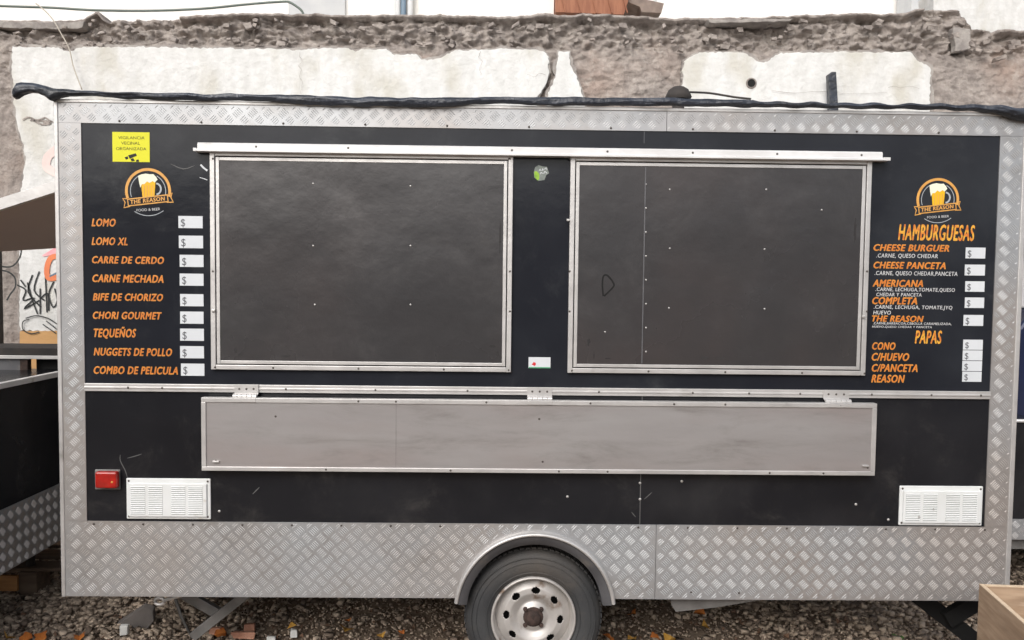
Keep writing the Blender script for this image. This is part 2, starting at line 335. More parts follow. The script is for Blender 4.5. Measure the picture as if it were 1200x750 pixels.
# unseen grey wall added behind the viewpoint to darken what the panels reflect
b = MB(); b.box(-16, 16, -13.3, -13.0, GZ - .05, 3.6); b.box(-16, 16, -13.35, -12.95, 3.601, 3.7)
tag(b.build('reflection_wall', M['capstone']), kind='structure')

# ------------------------------------------------------------------ old wall behind
YW = 2.45
wall = thing('old_masonry_wall', 'crumbling grey brown masonry wall with flaking white plaster behind the trailer', 'wall', (0, YW + .15, GZ))
prof = [(-700,26),(-300,25),(0,23),(60,24),(98,23),(106,17),(114,13),(122,21),(180,20),(250,17),(300,15),(345,15),(400,17),(470,17),(520,17),(600,19),(622,17),(640,14),(652,17),(700,16),(760,19),(800,21),(880,20),(950,17),(1000,15),(1045,16),(1062,14),(1075,10),(1098,8),(1124,8),(1133,16),(1141,30),(1150,33),(1200,35),(1500,36),(1900,38)]
PP = [Y(a, b, YW) for a, b in prof]; px_ = np.array([p.x for p in PP]); pz_ = np.array([p.z for p in PP])
x0, x1 = px_[0], px_[-1]; NX = 1400; zlow = Y(0, 130, YW).z
xs = np.linspace(x0, x1, NX)
rows_top = 92; rows_low = 46
mb = MB(); grid = []
zb55 = Y(600, 57, YW).z
for i, x in enumerate(xs):
    zt = float(np.interp(x, px_, pz_)) + 0.008 * noise.fractal(Vector((x * 9, 0, 3)), 0.7, 2, 5)
    colv = []
    for j in range(rows_top + rows_low):
        if j < rows_top: z = zt + (zlow - zt) * j / rows_top
        else: z = zlow + (GZ - 0.05 - zlow) * (j - rows_top) / (rows_low - 1)
        v = Vector((x * 1.0, 0, z))
        big = noise.fractal(Vector((x * 2.2, 5, z * 3.0)), 0.8, 2.1, 4)
        fine = noise.fractal(Vector((x * 14, 1, z * 20)), 0.75, 2.1, 5)
        rid = noise.ridged_multi_fractal(Vector((x * 5, 9, z * 9)), 0.9, 2.2, 5, 1.0, 2.0)
        band = min(1, max(0, (z - zb55 + 0.02) / 0.06))       # rough, unplastered top band
        dsp = 0.014 * big + 0.012 * fine - 0.008 * (rid - 1)
        dsp += band * (0.030 * big + 0.034 * fine - 0.020 * (rid - 1) - 0.015)
        dz_ = zt - z                                            # thin broken mortar ledge along the very top
        led = min(1, max(0, (0.034 + 0.012 * noise.noise(Vector((x * 1.7, 4, 4))) - dz_) / 0.008)) * (1 if noise.noise(Vector((x * 1.3, 8, 1))) > -0.18 else 0.2)
        dsp = dsp * (1 - .75 * led) + led * (0.035 + 0.012 * noise.noise(Vector((x * 6, 4, z * 8))))
        if led < .5 and dz_ < .07: dsp -= 0.018
        top = j == 0
        colv.append(len(mb.v)); mb.v.append((x + 0.006 * fine, YW + 0.02 - dsp + (0.02 if top else 0), z))
    # top and back
    colv.insert(0, len(mb.v)); mb.v.append((x, YW + 0.16, zt + 0.02 * noise.noise(Vector((x * 7, 3, 3)))))
    colv.insert(0, len(mb.v)); mb.v.append((x, YW + 0.34, zt - 0.02))
    colv.insert(0, len(mb.v)); mb.v.append((x, YW + 0.34, GZ - 0.05))
    grid.append(colv)
for i in range(NX - 1):
    a, b = grid[i], grid[i + 1]
    for j in range(len(a) - 1): mb.f.append((a[j], a[j + 1], b[j + 1], b[j]))
mb.f.append(tuple(grid[0])); mb.f.append(tuple(reversed(grid[-1])))
mb.build('masonry_core', M['adobe'], wall, smooth=True)

def jag(pts, amp=1.4, step=7, closed=True):    # ragged outline in pixels
    out = []
    n = len(pts)
    for i in range(n):
        a = pts[i]; b = pts[(i + 1) % n]; L_ = math.dist(a, b); k = max(1, int(L_ / step))
        for t in range(k):
            f = t / k; x = a[0] + (b[0] - a[0]) * f; y = a[1] + (b[1] - a[1]) * f
            out.append((x + random.uniform(-amp, amp), y + random.uniform(-amp, amp)))
    return out
def grow(px, d):
    n = len(px); A_ = sum(px[i][0]*px[(i+1) % n][1] - px[(i+1) % n][0]*px[i][1] for i in range(n)); sg = 1 if A_ > 0 else -1
    out = []
    for i in range(n):
        a, c, b_ = px[i-1], px[i], px[(i+1) % n]; tx, ty = b_[0]-a[0], b_[1]-a[1]; l = math.hypot(tx, ty) or 1
        k = d * (.3 + 1.1 * abs(noise.noise(Vector((c[0]*.05, c[1]*.05, 1)))) * 1.6)
        out.append((c[0] + sg*ty/l*k, c[1] - sg*tx/l*k))
    return out
def wallslab(px, name, m, y0, y1, amp=1.4, step=7, parent=None, bevel=0.0):
    if name == 'plaster_patch':
        fine = jag(px, .5, 6); wallslab(grow(fine, 3.0), 'undercoat', M['capstone'], y0 + .016, y1, .8, 3, parent)
        px = fine; step = 2.4
    b = MB(); b.poly_prism([Y(x, y, y0) for x, y in jag(px, amp, step)], (0, y1 - y0, 0)); return fixnormals(b.build(name, m, parent, bevel=bevel))
YP = YW - 0.045
wallslab([(14,55),(68,55),(74,60),(86,59),(92,55),(180,55),(300,57),(330,57),(352,59),(380,56),(408,57),(416,61),(424,58),(452,57),(460,64),(488,64),(494,70),(514,69),(522,63),(533,59),(600,57),(636,59),(643,66),(643,84),(640,98),(630,113),(628,170),(615,395),(23,388),(22,250),(24,222),(30,190),(27,170),(20,150),(16,120),(14,90)],
         'plaster_patch', M['plaster'], YP, YW + 0.05, 0.9, 5, wall, 0.004)
wallslab([(655,60),(667,60),(668,76),(675,88),(681,103),(684,114),(690,200),(636,200),(642,108),(649,96),(652,75)], 'plaster_patch', M['plaster'], YP + .004, YW + 0.05, 0.9, 5, wall, 0.004)
wallslab([(800,83),(802,72),(811,65),(820,61),(868,61),(880,66),(890,73),(900,72),(915,62),(985,61),(1067,61),(1075,70),(1091,79),(1090,118),(1086,240),(800,240)], 'plaster_patch', M['plaster'], YP, YW + 0.05, 0.9, 5, wall, 0.004)
wallslab([(23,388),(615,388),(610,520),(23,520)], 'ochre_band', M['ochre'], YP - 0.004, YW + 0.05, 0.3, 20, wall)
wallslab([(1117,32),(1138,34),(1137,57),(1120,60)], 'exposed_stone', M['capstone'], YW - 0.035, YW + 0.03, 0.9, 6, wall, 0.006)
# grey mortar cap remains along the top left of the wall
wallslab([(-60,25),(60,26),(98,25),(96,33),(60,34),(-60,31)], 'mortar_cap', M['capstone'], YW - 0.03, YW + 0.1, 0.8, 6, wall, 0.004)
wallslab([(830,23),(930,22),(925,25),(832,27)], 'mortar_cap', M['capstone'], YW - 0.08, YW + 0.1, 0.6, 6, wall, 0.003)
# loose stones and lumps bedded in the broken top
for k in range(150):
    x = random.uniform(0, 1190); t = random.random()
    ytop = np.interp(x, [p[0] for p in prof], [p[1] for p in prof])
    y = ytop + 8 + 32 * t
    p = Y(x, y, YW + 0.0)
    s = random.uniform(0.012, 0.032); b = MB()
    v = base * rng.uniform(0.4, 1.0, (8, 1)) * np.array([s * random.uniform(.8, 1.7), s, s * random.uniform(.5, .9)])
    a = random.uniform(-.5, .5); ca, sa = math.cos(a), math.sin(a)
    b.v = [(p.x + q[0] * ca - q[2] * sa, p.y - 0.02 + q[1], p.z + q[0] * sa + q[2] * ca) for q in v]; b.f = [tuple(f) for f in fq]
    b.build('stone', M['adobe'], wall, bevel=0.004)
# round hole (short pipe mouth) in the right plaster patch
b = MB(); c_ = Y(880.5, 97.5, YP - .004); b.lathe([(0.036, 0.03), (0.041, 0.0), (0.034, -0.004), (0.030, 0.0), (0.028, 0.02), (0.0, 0.02)], c_, 20)
b.build('pipe_mouth', M['adobe'], wall); b = MB(); b.lathe([(0.029, -0.002), (0.0001, -0.002)], c_, 16); b.build('pipe_hole', M['dark'], wall)
# cracks
def ribbon(b, pts, wd, n_=Vector((0, -1, 0))):
    pts = [Vector(p) for p in pts]; o = len(b.v)
    for i, p in enumerate(pts):
        t = pts[min(i + 1, len(pts) - 1)] - pts[max(i - 1, 0)]; s = t.cross(n_).normalized()
        w_ = wd if not callable(wd) else wd(i / (len(pts) - 1))
        b.v += [tuple(p + s * w_ / 2), tuple(p - s * w_ / 2)]
    for i in range(len(pts) - 1): b.f.append((o + 2*i, o + 2*i + 1, o + 2*i + 3, o + 2*i + 2))
def smoothpts(p, k=6):
    out = []; n = len(p)
    for i in range(n - 1):
        p0, p1, p2, p3 = p[max(i-1, 0)], p[i], p[i+1], p[min(i+2, n-1)]
        for t in range(k):
            t /= k
            out.append(tuple(0.5 * ((2*p1[q]) + (-p0[q]+p2[q])*t + (2*p0[q]-5*p1[q]+4*p2[q]-p3[q])*t*t + (-p0[q]+3*p1[q]-3*p2[q]+p3[q])*t**3) for q in range(2)))
    out.append(tuple(p[-1])); return out
YG = YP - 0.006
b = MB()
strokes = [  # black tag, as seen below the brown flap
 [(20,334),(30,340),(27,352),(40,349),(28,362),(46,352)], [(32,331),(38,352),(44,368)], [(38,322),(33,342),(48,360)], [(46,318),(40,340),(52,352)],
 [(47,338),(47,368)], [(47,350),(56,344),(57,364)], [(53,320),(55,366)], [(63,330),(57,345),(62,360),(67,352),(64,338)], [(24,328),(30,336)]]
for s in strokes: ribbon(b, [Y(x, y, YG) for x, y in smoothpts(s, 4)], 0.011)
ribbon(b, [Y(x, y, YG - .008) for x, y in smoothpts([(34,374),(27,377),(27,386),(36,391),(46,389)], 5)], 0.008)
ribbon(b, [Y(x, y, YG - .008) for x, y in smoothpts([(30,373),(42,370),(56,373),(67,380)], 5)], 0.008)
for q in ((50,380,66,391),(54,376,68,387)): ribbon(b, [Y(q[0], q[1], YG - .008), Y(q[2], q[3], YG - .008)], 0.008)
tag(b.build('graffiti', M['graf'], wall), 'black scrawled tag')
b = MB()
ribbon(b, [Y(x, y, YW - .045) for x, y in smoothpts([(-6,305),(2,312),(14,312),(22,304),(25,294),(22,284),(12,282)], 5)], 0.012)
ribbon(b, [Y(x, y, YW - .045) for x, y in smoothpts([(-4,317),(8,318),(17,325),(18,336),(12,345),(8,352)], 5)], 0.012)
b.build('graffiti', M['graf'], wall)
b = MB(); ribbon(b, [Y(x, y, YG - .001) for x, y in smoothpts([(72,300),(60,302),(55,314),(57,326),(70,324)], 5)], 0.04)
ribbon(b, [Y(x, y, YG - .001) for x, y in smoothpts([(70,288),(60,284),(56,278)], 5)], 0.035)
ribbon(b, [Y(x, y, YG - .001) for x, y in smoothpts([(70,216),(55,219),(38,225)], 5)], 0.032)
b.build('graffiti', M['spray_or'], wall)
b = MB(); ribbon(b, [Y(x, y, YG) for x, y in smoothpts([(70,292),(60,296),(50,300)], 5)], lambda t: 0.05 * (1 - t) + 0.01); b.build('graffiti', M['spray_pk'], wall)
b = MB(); ribbon(b, [Y(x, y, YG) for x, y in smoothpts([(66,175),(56,184),(55,196),(68,204)], 5)], 0.06); b.build('graffiti', M['spray_faint'], wall)
b = MB(); ribbon(b, [Y(x, y, YG - .002) for x, y in smoothpts([(70,318),(62,322),(58,324)], 4)], 0.012); b.build('graffiti', M['bluegrey'], wall)
b = MB()
for s in ([(26,140),(34,137),(44,141),(52,138),(62,143)], [(40,141),(50,146),(60,145)]): ribbon(b, [Y(x, y, YG) for x, y in jag(smoothpts(s, 3), .8, 3)][:-2], 0.012)
b.build('plaster_chip', M['adobe'], wall)
# cracks in the plaster
def inset(px, wd, m_, nm, yo=.0):
    b = MB(); ribbon(b, [Y(x, y, YG - .004 - yo) for x, y in px], wd); b.build(nm, m_, wall)
for pts in ([(352,61),(351,66),(354,71),(350,77),(353,82),(351,90),(354,97),(352,110)], [(563,60),(561,67),(565,72),(562,80),(564,88)], [(1040,103),(1048,101),(1055,103),(1066,101),(1078,104)], [(640,88),(632,86),(627,90),(618,87)], [(905,106),(930,109),(960,107),(1000,110),(1040,108)]):
    inset([(x + random.uniform(-.6, .6), y) for x, y in smoothpts(pts, 4)], lambda t: .0012 + .0022 * abs(math.sin(t * 9)) * (1 - t), M['adobe'], 'crack')
# dark board stub standing out of the wall
b = MB(); b.poly_prism([Y(971, 87, YW - .16), Y(975, 84, YW - .16), Y(980, 84, YW - .16), Y(983, 135, YW - .16), Y(973, 135, YW - .16)], (0, 0.05, 0))
o = fixnormals(b.build('board_offcut', M['tarp'], bevel=0.003)); tag(o, 'short dark board standing up behind the black sheeting in front of the white plaster', 'board')

# ------------------------------------------------------------------ houses beyond the wall
def slabX(name, px0, px1, y, z0, z1, dpt, m, parent): 
    b = MB(); b.box(Y(px0, 10, y).x, Y(px1, 10, y).x, y, y + dpt, z0, z1); return b.build(name, m, parent)
h = thing('white_building', 'white rendered building with a blue grey window behind the left of the wall', 'building', (-3, 9, GZ))
slabX('wall', -500, 499, 9.0, GZ, 8.4, 6, M['whitewall'], h)
slabX('pilaster', 338, 404, 8.93, GZ, 8.4, 0.07, M['palegrey'], h)
wn = slabX('window', 408, 428, 8.96, 3.9, 5.6, 0.04, M['bluegrey'], h)
slabX('sill', 405, 431, 8.9, 3.83, 3.9, 0.09, M['whitewall'], wn)
for a, q in ((464, 468), (471, 475), (478, 484)):
    bb = MB(); p = Y((a + q) / 2, 8, 8.9); bb.tube([(p.x, 8.88, GZ + 2), (p.x, 8.88, 8.3)], 0.045, 12); bb.build('downpipe', M['palegrey'] if a != 471 else M['bluegrey'], h, smooth=True)
slabX('parapet', -505, 501, 8.9, 8.4, 8.6, 6.2, M['palegrey'], h)
h = thing('white_house', 'white house wall beside the brown eave', 'house', (0, 7, GZ))
slabX('wall', 499, 649, 7.6, GZ, 7.2, 5, M['whitewall'], h); slabX('parapet', 497, 651, 7.5, 7.2, 7.35, 5.2, M['palegrey'], h)
h = thing('house_with_eave', 'house with reddish brown boarded eave and grey tiles above the wall', 'house', (1.4, 8, GZ))
slabX('wall', 655, 765, 8.6, GZ, 6.4, 5, M['whitewall'], h)
ev = MB(); A = [Y(651, -60, 7.4), Y(742, -60, 7.4), Y(736, 2, 7.4), Y(731, 17, 7.4), Y(651, 14, 7.4)]
ev.poly_prism(A, (0, 0.9, 0)); fixnormals(ev.build('eave', M['eave'], h))
for k in range(5):
    x = 651 + 18 * k; b = MB(); p, q = Y(x - 8, -58, 7.4), Y(x + 12, 15.5, 7.4)
    b.obox((p.x, 7.385, p.z), (q.x, 7.385, q.z), 0.015, 0.02, (0, 1, 0)); b.build('batten', M['eave'], h)
b = MB(); b.poly_prism([Y(733, -6, 7.5), Y(778, 4, 7.5), Y(775, 15, 7.5), Y(752, 14, 7.5), Y(750, 8, 7.5), Y(733, 1, 7.5)], (0, 0.6, 0)); fixnormals(b.build('tile_edge', M['tile'], h))
h = thing('pale_building', 'plain pale building wall right of the tiled roof edge', 'building', (5, 10, GZ))
slabX('wall', 770, 1180, 10.5, GZ, 8.6, 6, M['whitewall'], h); slabX('parapet', 768, 1182, 10.4, 8.6, 8.8, 6.2, M['palegrey'], h)
slabX('pillar', 1068, 1096, 9.9, GZ, 9.0, 0.5, M['palegrey'], h)
b = MB(); b.poly_prism([Y(1094, -50, 5.0), Y(1500, -50, 5.0), Y(1500, 60, 5.0), Y(1094, 60, 5.0)], (0, 0.3, 0))
b.box(Y(1094, 10, 5).x + .02, Y(1500, 10, 5).x, 5.01, 5.29, GZ, Y(1094, 58, 5).z)
o = fixnormals(b.build('white_wall', M['plaster'])); tag(o, 'higher white plastered wall behind the top right corner', 'wall')
# hose and wire hanging on the wall top
def tubeobj(name, px, yv, rad, m, parent=None, k=6):
    b = MB(); b.tube([Y(x, y, yv) for x, y in smoothpts(px, k)], rad, 8); return b.build(name, m, parent, smooth=True)
tag(tubeobj('garden_hose', [(-60,4),(0,7),(60,9),(112,12),(180,12.5),(240,10),(290,5),(330,2),(340,3),(352,11),(356,18)], YW + .02, .009, M['cable']), 'thin grey green hose running along the top left of the wall', 'hose')
tag(tubeobj('thin_wire', [(42,4),(52,12),(62,23),(72,40),(81,57),(86,78),(96,105)], YW - .1, .0045, M['wire']), 'thin pale wire hanging down over the white plaster', 'wire')

# ------------------------------------------------------------------ the food trailer
XL = [-1.9484, -1.8386, -1.2747, 0.0466, 0.3029, 1.6333, 2.2112, 2.3260]
ZL = [2.5274, 2.4289, 2.3134, 1.3577, 1.2886, 0.6683, 0.3259]
TR = thing('food_trailer', 'black food trailer with checker plate edging, two closed hatches and orange menu lettering', 'food trailer', (0.19, 1.0, GZ))
DEP = 1.95
_ac = Y(626.5, 715, 0); _ar = abs(Y(720.5, 715).x - Y(532.5, 715).x) / 2 - .008; _zb = ZL[6] + .012
_a0 = math.asin((_zb - _ac.z) / _ar)
_arc = [(_ac.x + _ar * math.cos(t), _ac.z + _ar * math.sin(t)) for t in np.linspace(math.pi - _a0, _a0, 41)]
b = MB(); b.poly_prism([(x, .012, z) for x, z in [(XL[0] + .003, _zb)] + _arc + [(XL[7] - .003, _zb), (XL[7] - .003, ZL[0] - .004), (XL[0] + .003, ZL[0] - .004)]], (0, .288, 0))
b.box(XL[0] + .003, XL[7] - .003, 0.3, DEP, _zb, ZL[0] - .004)
fixnormals(b.build('body', M['tread'], TR))
# black panels
b = MB(); b.box(XL[1] - .01, XL[6] + .01, -0.002, 0.011, ZL[4] - .01, ZL[1] + .01); b.build('upper_panel', M['black'], TR)
b = MB(); b.box(XL[1] - .01, XL[6] + .01, -0.003, 0.011, ZL[5] - .01, ZL[4] - .0102)
b.build('lower_panel', M['black2'], TR)
# joint line of the black panels
jx = Y(750, 590).x
b = MB(); b.box(jx - .002, jx + .002, -0.0045, 0.0, ZL[5], ZL[4] - .02); b.build('panel_joint', M['scratch'], TR)
jx2 = Y(755, 150).x
b = MB(); b.box(jx2 - .0012, jx2 + .0012, -0.003, 0.0, Y(755, 168).z, ZL[1]); b.build('panel_joint', M['ink'], TR)

# wheel arch geometry
AC = Y(626.5, 715, 0); AR = abs(Y(720.5, 715).x - Y(532.5, 715).x) / 2
# checker plates with real raised bars
PITCH = 0.0662
def bars(b, x0, x1, z0, z1, yf, skip=None, hg=0.0010):
    s = PITCH; i0 = int(x0 / s) - 1; i1 = int(x1 / s) + 2; k0 = int(z0 / s) - 1; k1 = int(z1 / s) + 2
    L_ = 0.0185; wd = 0.0022; m_ = 0.004
    for i in range(i0, i1):
        for k in range(k0, k1):
            for off, an in ((0, math.pi / 4), (0.5, -math.pi / 4)):
                cx, cz = (i + off) * s, (k + off) * s
                t = (math.cos(an), math.sin(an)); nrm = (-t[1], t[0])
                for q in (-2, -1, 0, 1, 2):
                    px, pz = cx + nrm[0] * q * 0.0086, cz + nrm[1] * q * 0.0086
                    if skip and skip(px, pz): continue
                    ex = L_ * abs(t[0])
                    lx0, lx1, lz0, lz1 = px - ex, px + ex, pz - ex, pz + ex
                    f = 1.0
                    if lx0 < x0 + m_ or lx1 > x1 - m_ or lz0 < z0 + m_ or lz1 > z1 - m_:
                        dmin = min(px - x0 - m_, x1 - m_ - px, pz - z0 - m_, z1 - m_ - pz)
                        if dmin < 0.005: continue
                        f = min(1, dmin / ex)
                    l = L_ * f; o = len(b.v)
                    for u, v, h_ in ((-l, 0, 0), (-l*.5, -wd, 0), (l*.5, -wd, 0), (l, 0, 0), (l*.5, wd, 0), (-l*.5, wd, 0), (-l*.55, 0, hg), (l*.55, 0, hg)):
                        b.v.append((px + t[0]*u + nrm[0]*v, yf - h_, pz + t[1]*u + nrm[1]*v))
                    b.f += [(o, o+1, o+6), (o+1, o+2, o+7, o+6), (o+2, o+3, o+7), (o+3, o+4, o+7), (o+4, o+5, o+6, o+7), (o+5, o, o+6)]
YF = -0.007
def plate(name, x0, x1, z0, z1, yf=YF, skip=None, poly=None, parent=TR):
    b = MB()
    if poly: b.poly_prism([(x, yf, z) for x, z in poly], (0, 0.0065 , 0))
    else: b.box(x0, x1, yf, yf + 0.0065, z0, z1)
    o = fixnormals(b.build(name, M['tread'], parent)); t = MB(); bars(t, x0, x1, z0, z1, yf, skip)
    t.build('tread_bars', M['tread_bar'], o, kind='stuff'); return o
plate('left_checker_strip', XL[0] + .012, XL[1], ZL[5] + .001, ZL[1] - .001)
plate('right_checker_strip', XL[6], XL[7] - .012, ZL[5] + .001, ZL[1] - .001)
sx = Y(768, 650).x; tx = Y(781, 140).x
plate('top_checker_strip', XL[0] + .012, tx - .001, ZL[1], ZL[0] - .012)
plate('top_checker_strip', tx + .001, XL[7] - .012, ZL[1], ZL[0] - .012, yf=YF - .001)
def arc(cx, cz, r, n_=40):
    out = []; zb = ZL[6]; a0 = math.asin(max(-1, (zb - cz) / r))
    for i in range(n_ + 1):
        a = math.pi - a0 + (a0 - (math.pi - a0)) * i / n_; out.append((cx + r * math.cos(a), cz + r * math.sin(a)))
    return out
rc = AR - 0.012
poly = [(XL[0] + .012, ZL[6])] + arc(AC.x, AC.z, rc) + [(sx - .001, ZL[6]), (sx - .001, ZL[5]), (XL[0] + .012, ZL[5])]
plate('skirt_plate', XL[0] + .012, sx - .001, ZL[6], ZL[5], skip=lambda x, z: math.hypot(x - AC.x, z - AC.z) < AR + .015, poly=poly)
plate('skirt_plate', sx + .001, XL[7] - .012, ZL[6], ZL[5], yf=YF - .001)
# corner trims and top trim
for nm, xa, xb in (('corner_trim', XL[0] - .006, XL[0] + .0118), ('corner_trim', XL[7] - .0118, XL[7] + .010)):
    b = MB(); b.box(xa, xb, -0.012, 0.03, ZL[6] - .002, ZL[0] + .002); b.build(nm, M['alu'], TR, bevel=0.003)
b = MB(); b.box(XL[0] + .013, XL[7] - .013, -0.012, 0.03, ZL[0] - .0115, ZL[0] + .003); b.build('top_trim', M['alu'], TR, bevel=0.002)
# thin aluminium line between black panel and skirt
def facebox(name, px0, py0, px1, py1, yf, yb, m, parent=TR, bevel=0.0015):
    A, B = Y(px0, py0, yf), Y(px1, py1, yf)
    b = MB(); b.box(A.x, B.x, yf, yb, B.z, A.z); return b.build(name, m, parent, bevel=bevel)
# middle strip
zm = (Y(100, 450, -.012).z + Y(1159, 458, -.012).z) / 2; zm2 = (Y(100, 459, -.012).z + Y(1159, 467, -.012).z) / 2
b = MB(); b.box(XL[1] + .001, XL[6] - .001, -0.014, -0.003, zm2, zm)
b.box(XL[1] + .001, XL[6] - .001, -0.018, -0.0142, zm2 + (zm - zm2) * .38, zm2 + (zm - zm2) * .62)
b.build('middle_strip', M['alu'], TR, bevel=0.0015)

# rivets share one mesh
def dome(r, h_, m_, name):
    b = MB(); b.lathe([(r, 0), (r * .85, -h_ * .6), (r * .45, -h_), (0.0001, -h_)], (0, 0, 0), 8)
    me = bpy.data.meshes.new(name); me.from_pydata(b.v, [], b.f); me.update(); me.materials.append(m_)
    me.polygons.foreach_set('use_smooth', [True] * len(me.polygons)); return me
RIV = dome(.0045, .0025, M['rivet'], 'rivet'); SCR = dome(.005, .0025, M['screwdark'], 'screw')
RIVB = dome(.0065, .004, M['rivet'], 'rivet')
def stud(me, p, parent, nm):
    o = bpy.data.objects.new(nm, me); COL.objects.link(o); o.parent = parent
    o.matrix_parent_inverse = INV.get(ROOTS.get(parent.name, parent.name), Matrix()).copy() if parent.type == 'EMPTY' else Matrix()
    o.location = p; return o
ROOTS = {}
for x in (150, 190, 335, 440, 548, 702, 812, 878, 938, 1022, 1092, 1150): stud(SCR, Vector((Y(x, 455, -.018).x, -0.018, (zm + zm2) / 2)), TR, 'screw')
for x in range(110, 1170, 58):
    if abs(x - 626) > 98: stud(SCR, Vector((Y(x, 614, YF).x, YF - .002, ZL[5] - .012)), TR, 'screw')
for x in range(140, 1190, 96): stud(SCR, Vector((Y(x, 150, YF).x, YF - .002, ZL[1] + .010)), TR, 'screw')
for x, y in ((810, 694), (866, 695)): stud(SCR, Y(x, y, YF - .002), TR, 'screw')
for x, y in ((665, 582), (1003, 591), (257, 599), (799, 564), (1041, 609), (750, 585), (750, 566)): stud(RIVB, Y(x, y, -.003), TR, 'rivet')
# scratches on the black panels
for s in ([(150,563),(147,552),(141,540),(141,533)], [(149,537),(160,534),(166,532)], [(755,585),(764,577)], [(296,579),(304,571)], [(745,606),(740,600)], [(200,192),(215,198),(228,194)]):
    b = MB(); ribbon(b, [Y(x, y, -.0036) for x, y in smoothpts(s, 3)], lambda t: .0015 + .0025 * math.sin(3.1 * t)); b.build('scratch', M['scratch'], TR)
b = MB(); ribbon(b, [Y(x, y, -.0036) for x, y in ((235, 193), (239, 197), (243, 200))], .008); b.build('paint_chip', M['card'], TR)
b = MB(); ribbon(b, [Y(x, y, -.0036) for x, y in ((234, 208), (238, 209), (243, 211))], .003); b.build('paint_chip', M['card'], TR)

# hatches and their frames
def frame_ring(name, x0, x1, z0, z1, wd, yf, yb, m, parent, bevel=.002):
    b = MB(); b.box(x0, x0 + wd, yf, yb, z0, z1); b.box(x1 - wd, x1, yf, yb, z0, z1)
    b.box(x0 + wd + .0002, x1 - wd - .0002, yf + .001, yb, z1 - wd, z1 - .0005); b.box(x0 + wd + .0002, x1 - wd - .0002, yf + .001, yb, z0 + .0005, z0 + wd)
    return b.build(name, m, parent, bevel=bevel)
def hatch(i0, i1, label):
    x0, x1 = XL[i0] - .002, XL[i1] + .002; z0, z1 = ZL[3] - .002, ZL[2]
    frame_ring('window_frame', x0, x1, z0, z1, .021, -0.022, -0.003, M['alu'], TR)
    g = MB(); g.box(x0 + .022, x1 - .022, -.006, -.0031, z0 + .022, z1 - .022); g.build('gasket', M['dark'], TR)
    hp = MB(); hp.box(x0 + .030, x1 - .030, -0.016, -0.007, z0 + .030, z1 - .030); h_ = part_label(hp.build('hatch_panel', M['hatch'], TR), label)
    frame_ring('hatch_frame', x0 + .0255, x1 - .0255, z0 + .0255, z1 - .0255, .015, -0.020, -0.0165, M['alu'], h_)
    return h_, (x0, x1, z0, z1)
hl, hb = hatch(2, 3, 'left hatch panel with rows of rivets'); hr, hb2 = hatch(4, 5, 'right hatch panel with a riveted seam')
INVT = INV[TR.name]
def substud(me, p, parent, nm):
    o = bpy.data.objects.new(nm, me); COL.objects.link(o); o.parent = parent; o.location = p; return o
for x, y in ((367,215),(481,218),(367,288),(481,288),(369,357),(481,357),(440,190)): substud(RIV, Y(x, y, -.016), hl, 'rivet')
for x, y in ((785,222),(898,222),(785,291),(896,292),(784,361),(896,362),(963,246),(709,389)): substud(RIV, Y(x, y, -.016), hr, 'rivet')
for y in range(188, 432, 28): substud(RIV, Y(757, y, -.016), hr, 'rivet')
b = MB(); sxh = Y(754.5, 300, -.016).x; b.box(sxh - .0025, sxh + .0025, -0.0185, -.0162, hb2[2] + .045, hb2[3] - .045); b.build('hatch_seam', M['fender'], hr)
b = MB(); ribbon(b, [Y(x, y, -.0166) for x, y in smoothpts([(707,347),(706,335),(707,324),(712,323),(719,332),(718,337),(708,347)], 5)], .0075); b.build('pen_mark', M['dark'], hr)
def blot(b, x, y, rx, rz, yv, n_=14):
    c_ = Y(x, y, yv); pts = []
    for i in range(n_):
        a = 2*math.pi*i/n_; f = random.uniform(.45, 1.1); pts.append((c_.x + rx*f*math.cos(a), yv, c_.z + rz*f*math.sin(a)))
    o = len(b.v); b.v += pts; b.f.append(tuple(range(o, o + n_)))
for x, y, rx, rz in ((282,416,.022,.012),(300,418,.015,.006),(335,417,.022,.006),(577,406,.016,.007),(583,415,.010,.014),(276,411,.008,.02),(586,275,.006,.08)):
    b = MB(); blot(b, x, y, rx, rz, -.0163); b.build('grime', M['smudge'], hl)
for x, y, rx, rz in ((696,417,.003,.02),(712,420,.02,.004),(826,419,.02,.008),(845,420,.03,.005),(880,418,.012,.004),(844,394,.006,.004),(1002,270,.007,.06),(690,400,.008,.02)):
    b = MB(); blot(b, x, y, rx, rz, -.0163); b.build('grime', M['smudge'], hr)
for bb_, xs_ in ((hb, (252, 320, 420, 520, 596)), (hb2, (670, 760, 850, 940, 1013))):
    for x in xs_: stud(SCR, Vector((Y(x, 437, -.022).x, -.0212, bb_[2] + .010)), TR, 'screw')
for x in (249.5, 597.5, 667.5, 1016):
    for y in (186, 318, 365): stud(SCR, Y(x, y, -.022), TR, 'screw')
# latches
for x, y in ((251, 364), (1012, 371), (666, 258)):
    b = MB(); p = Y(x, y, -.024); b.box(p.x - .008, p.x + .006, -.034, -.0225, p.z - .005, p.z + .005); b.build('latch', M['rivet'], TR, bevel=.002)
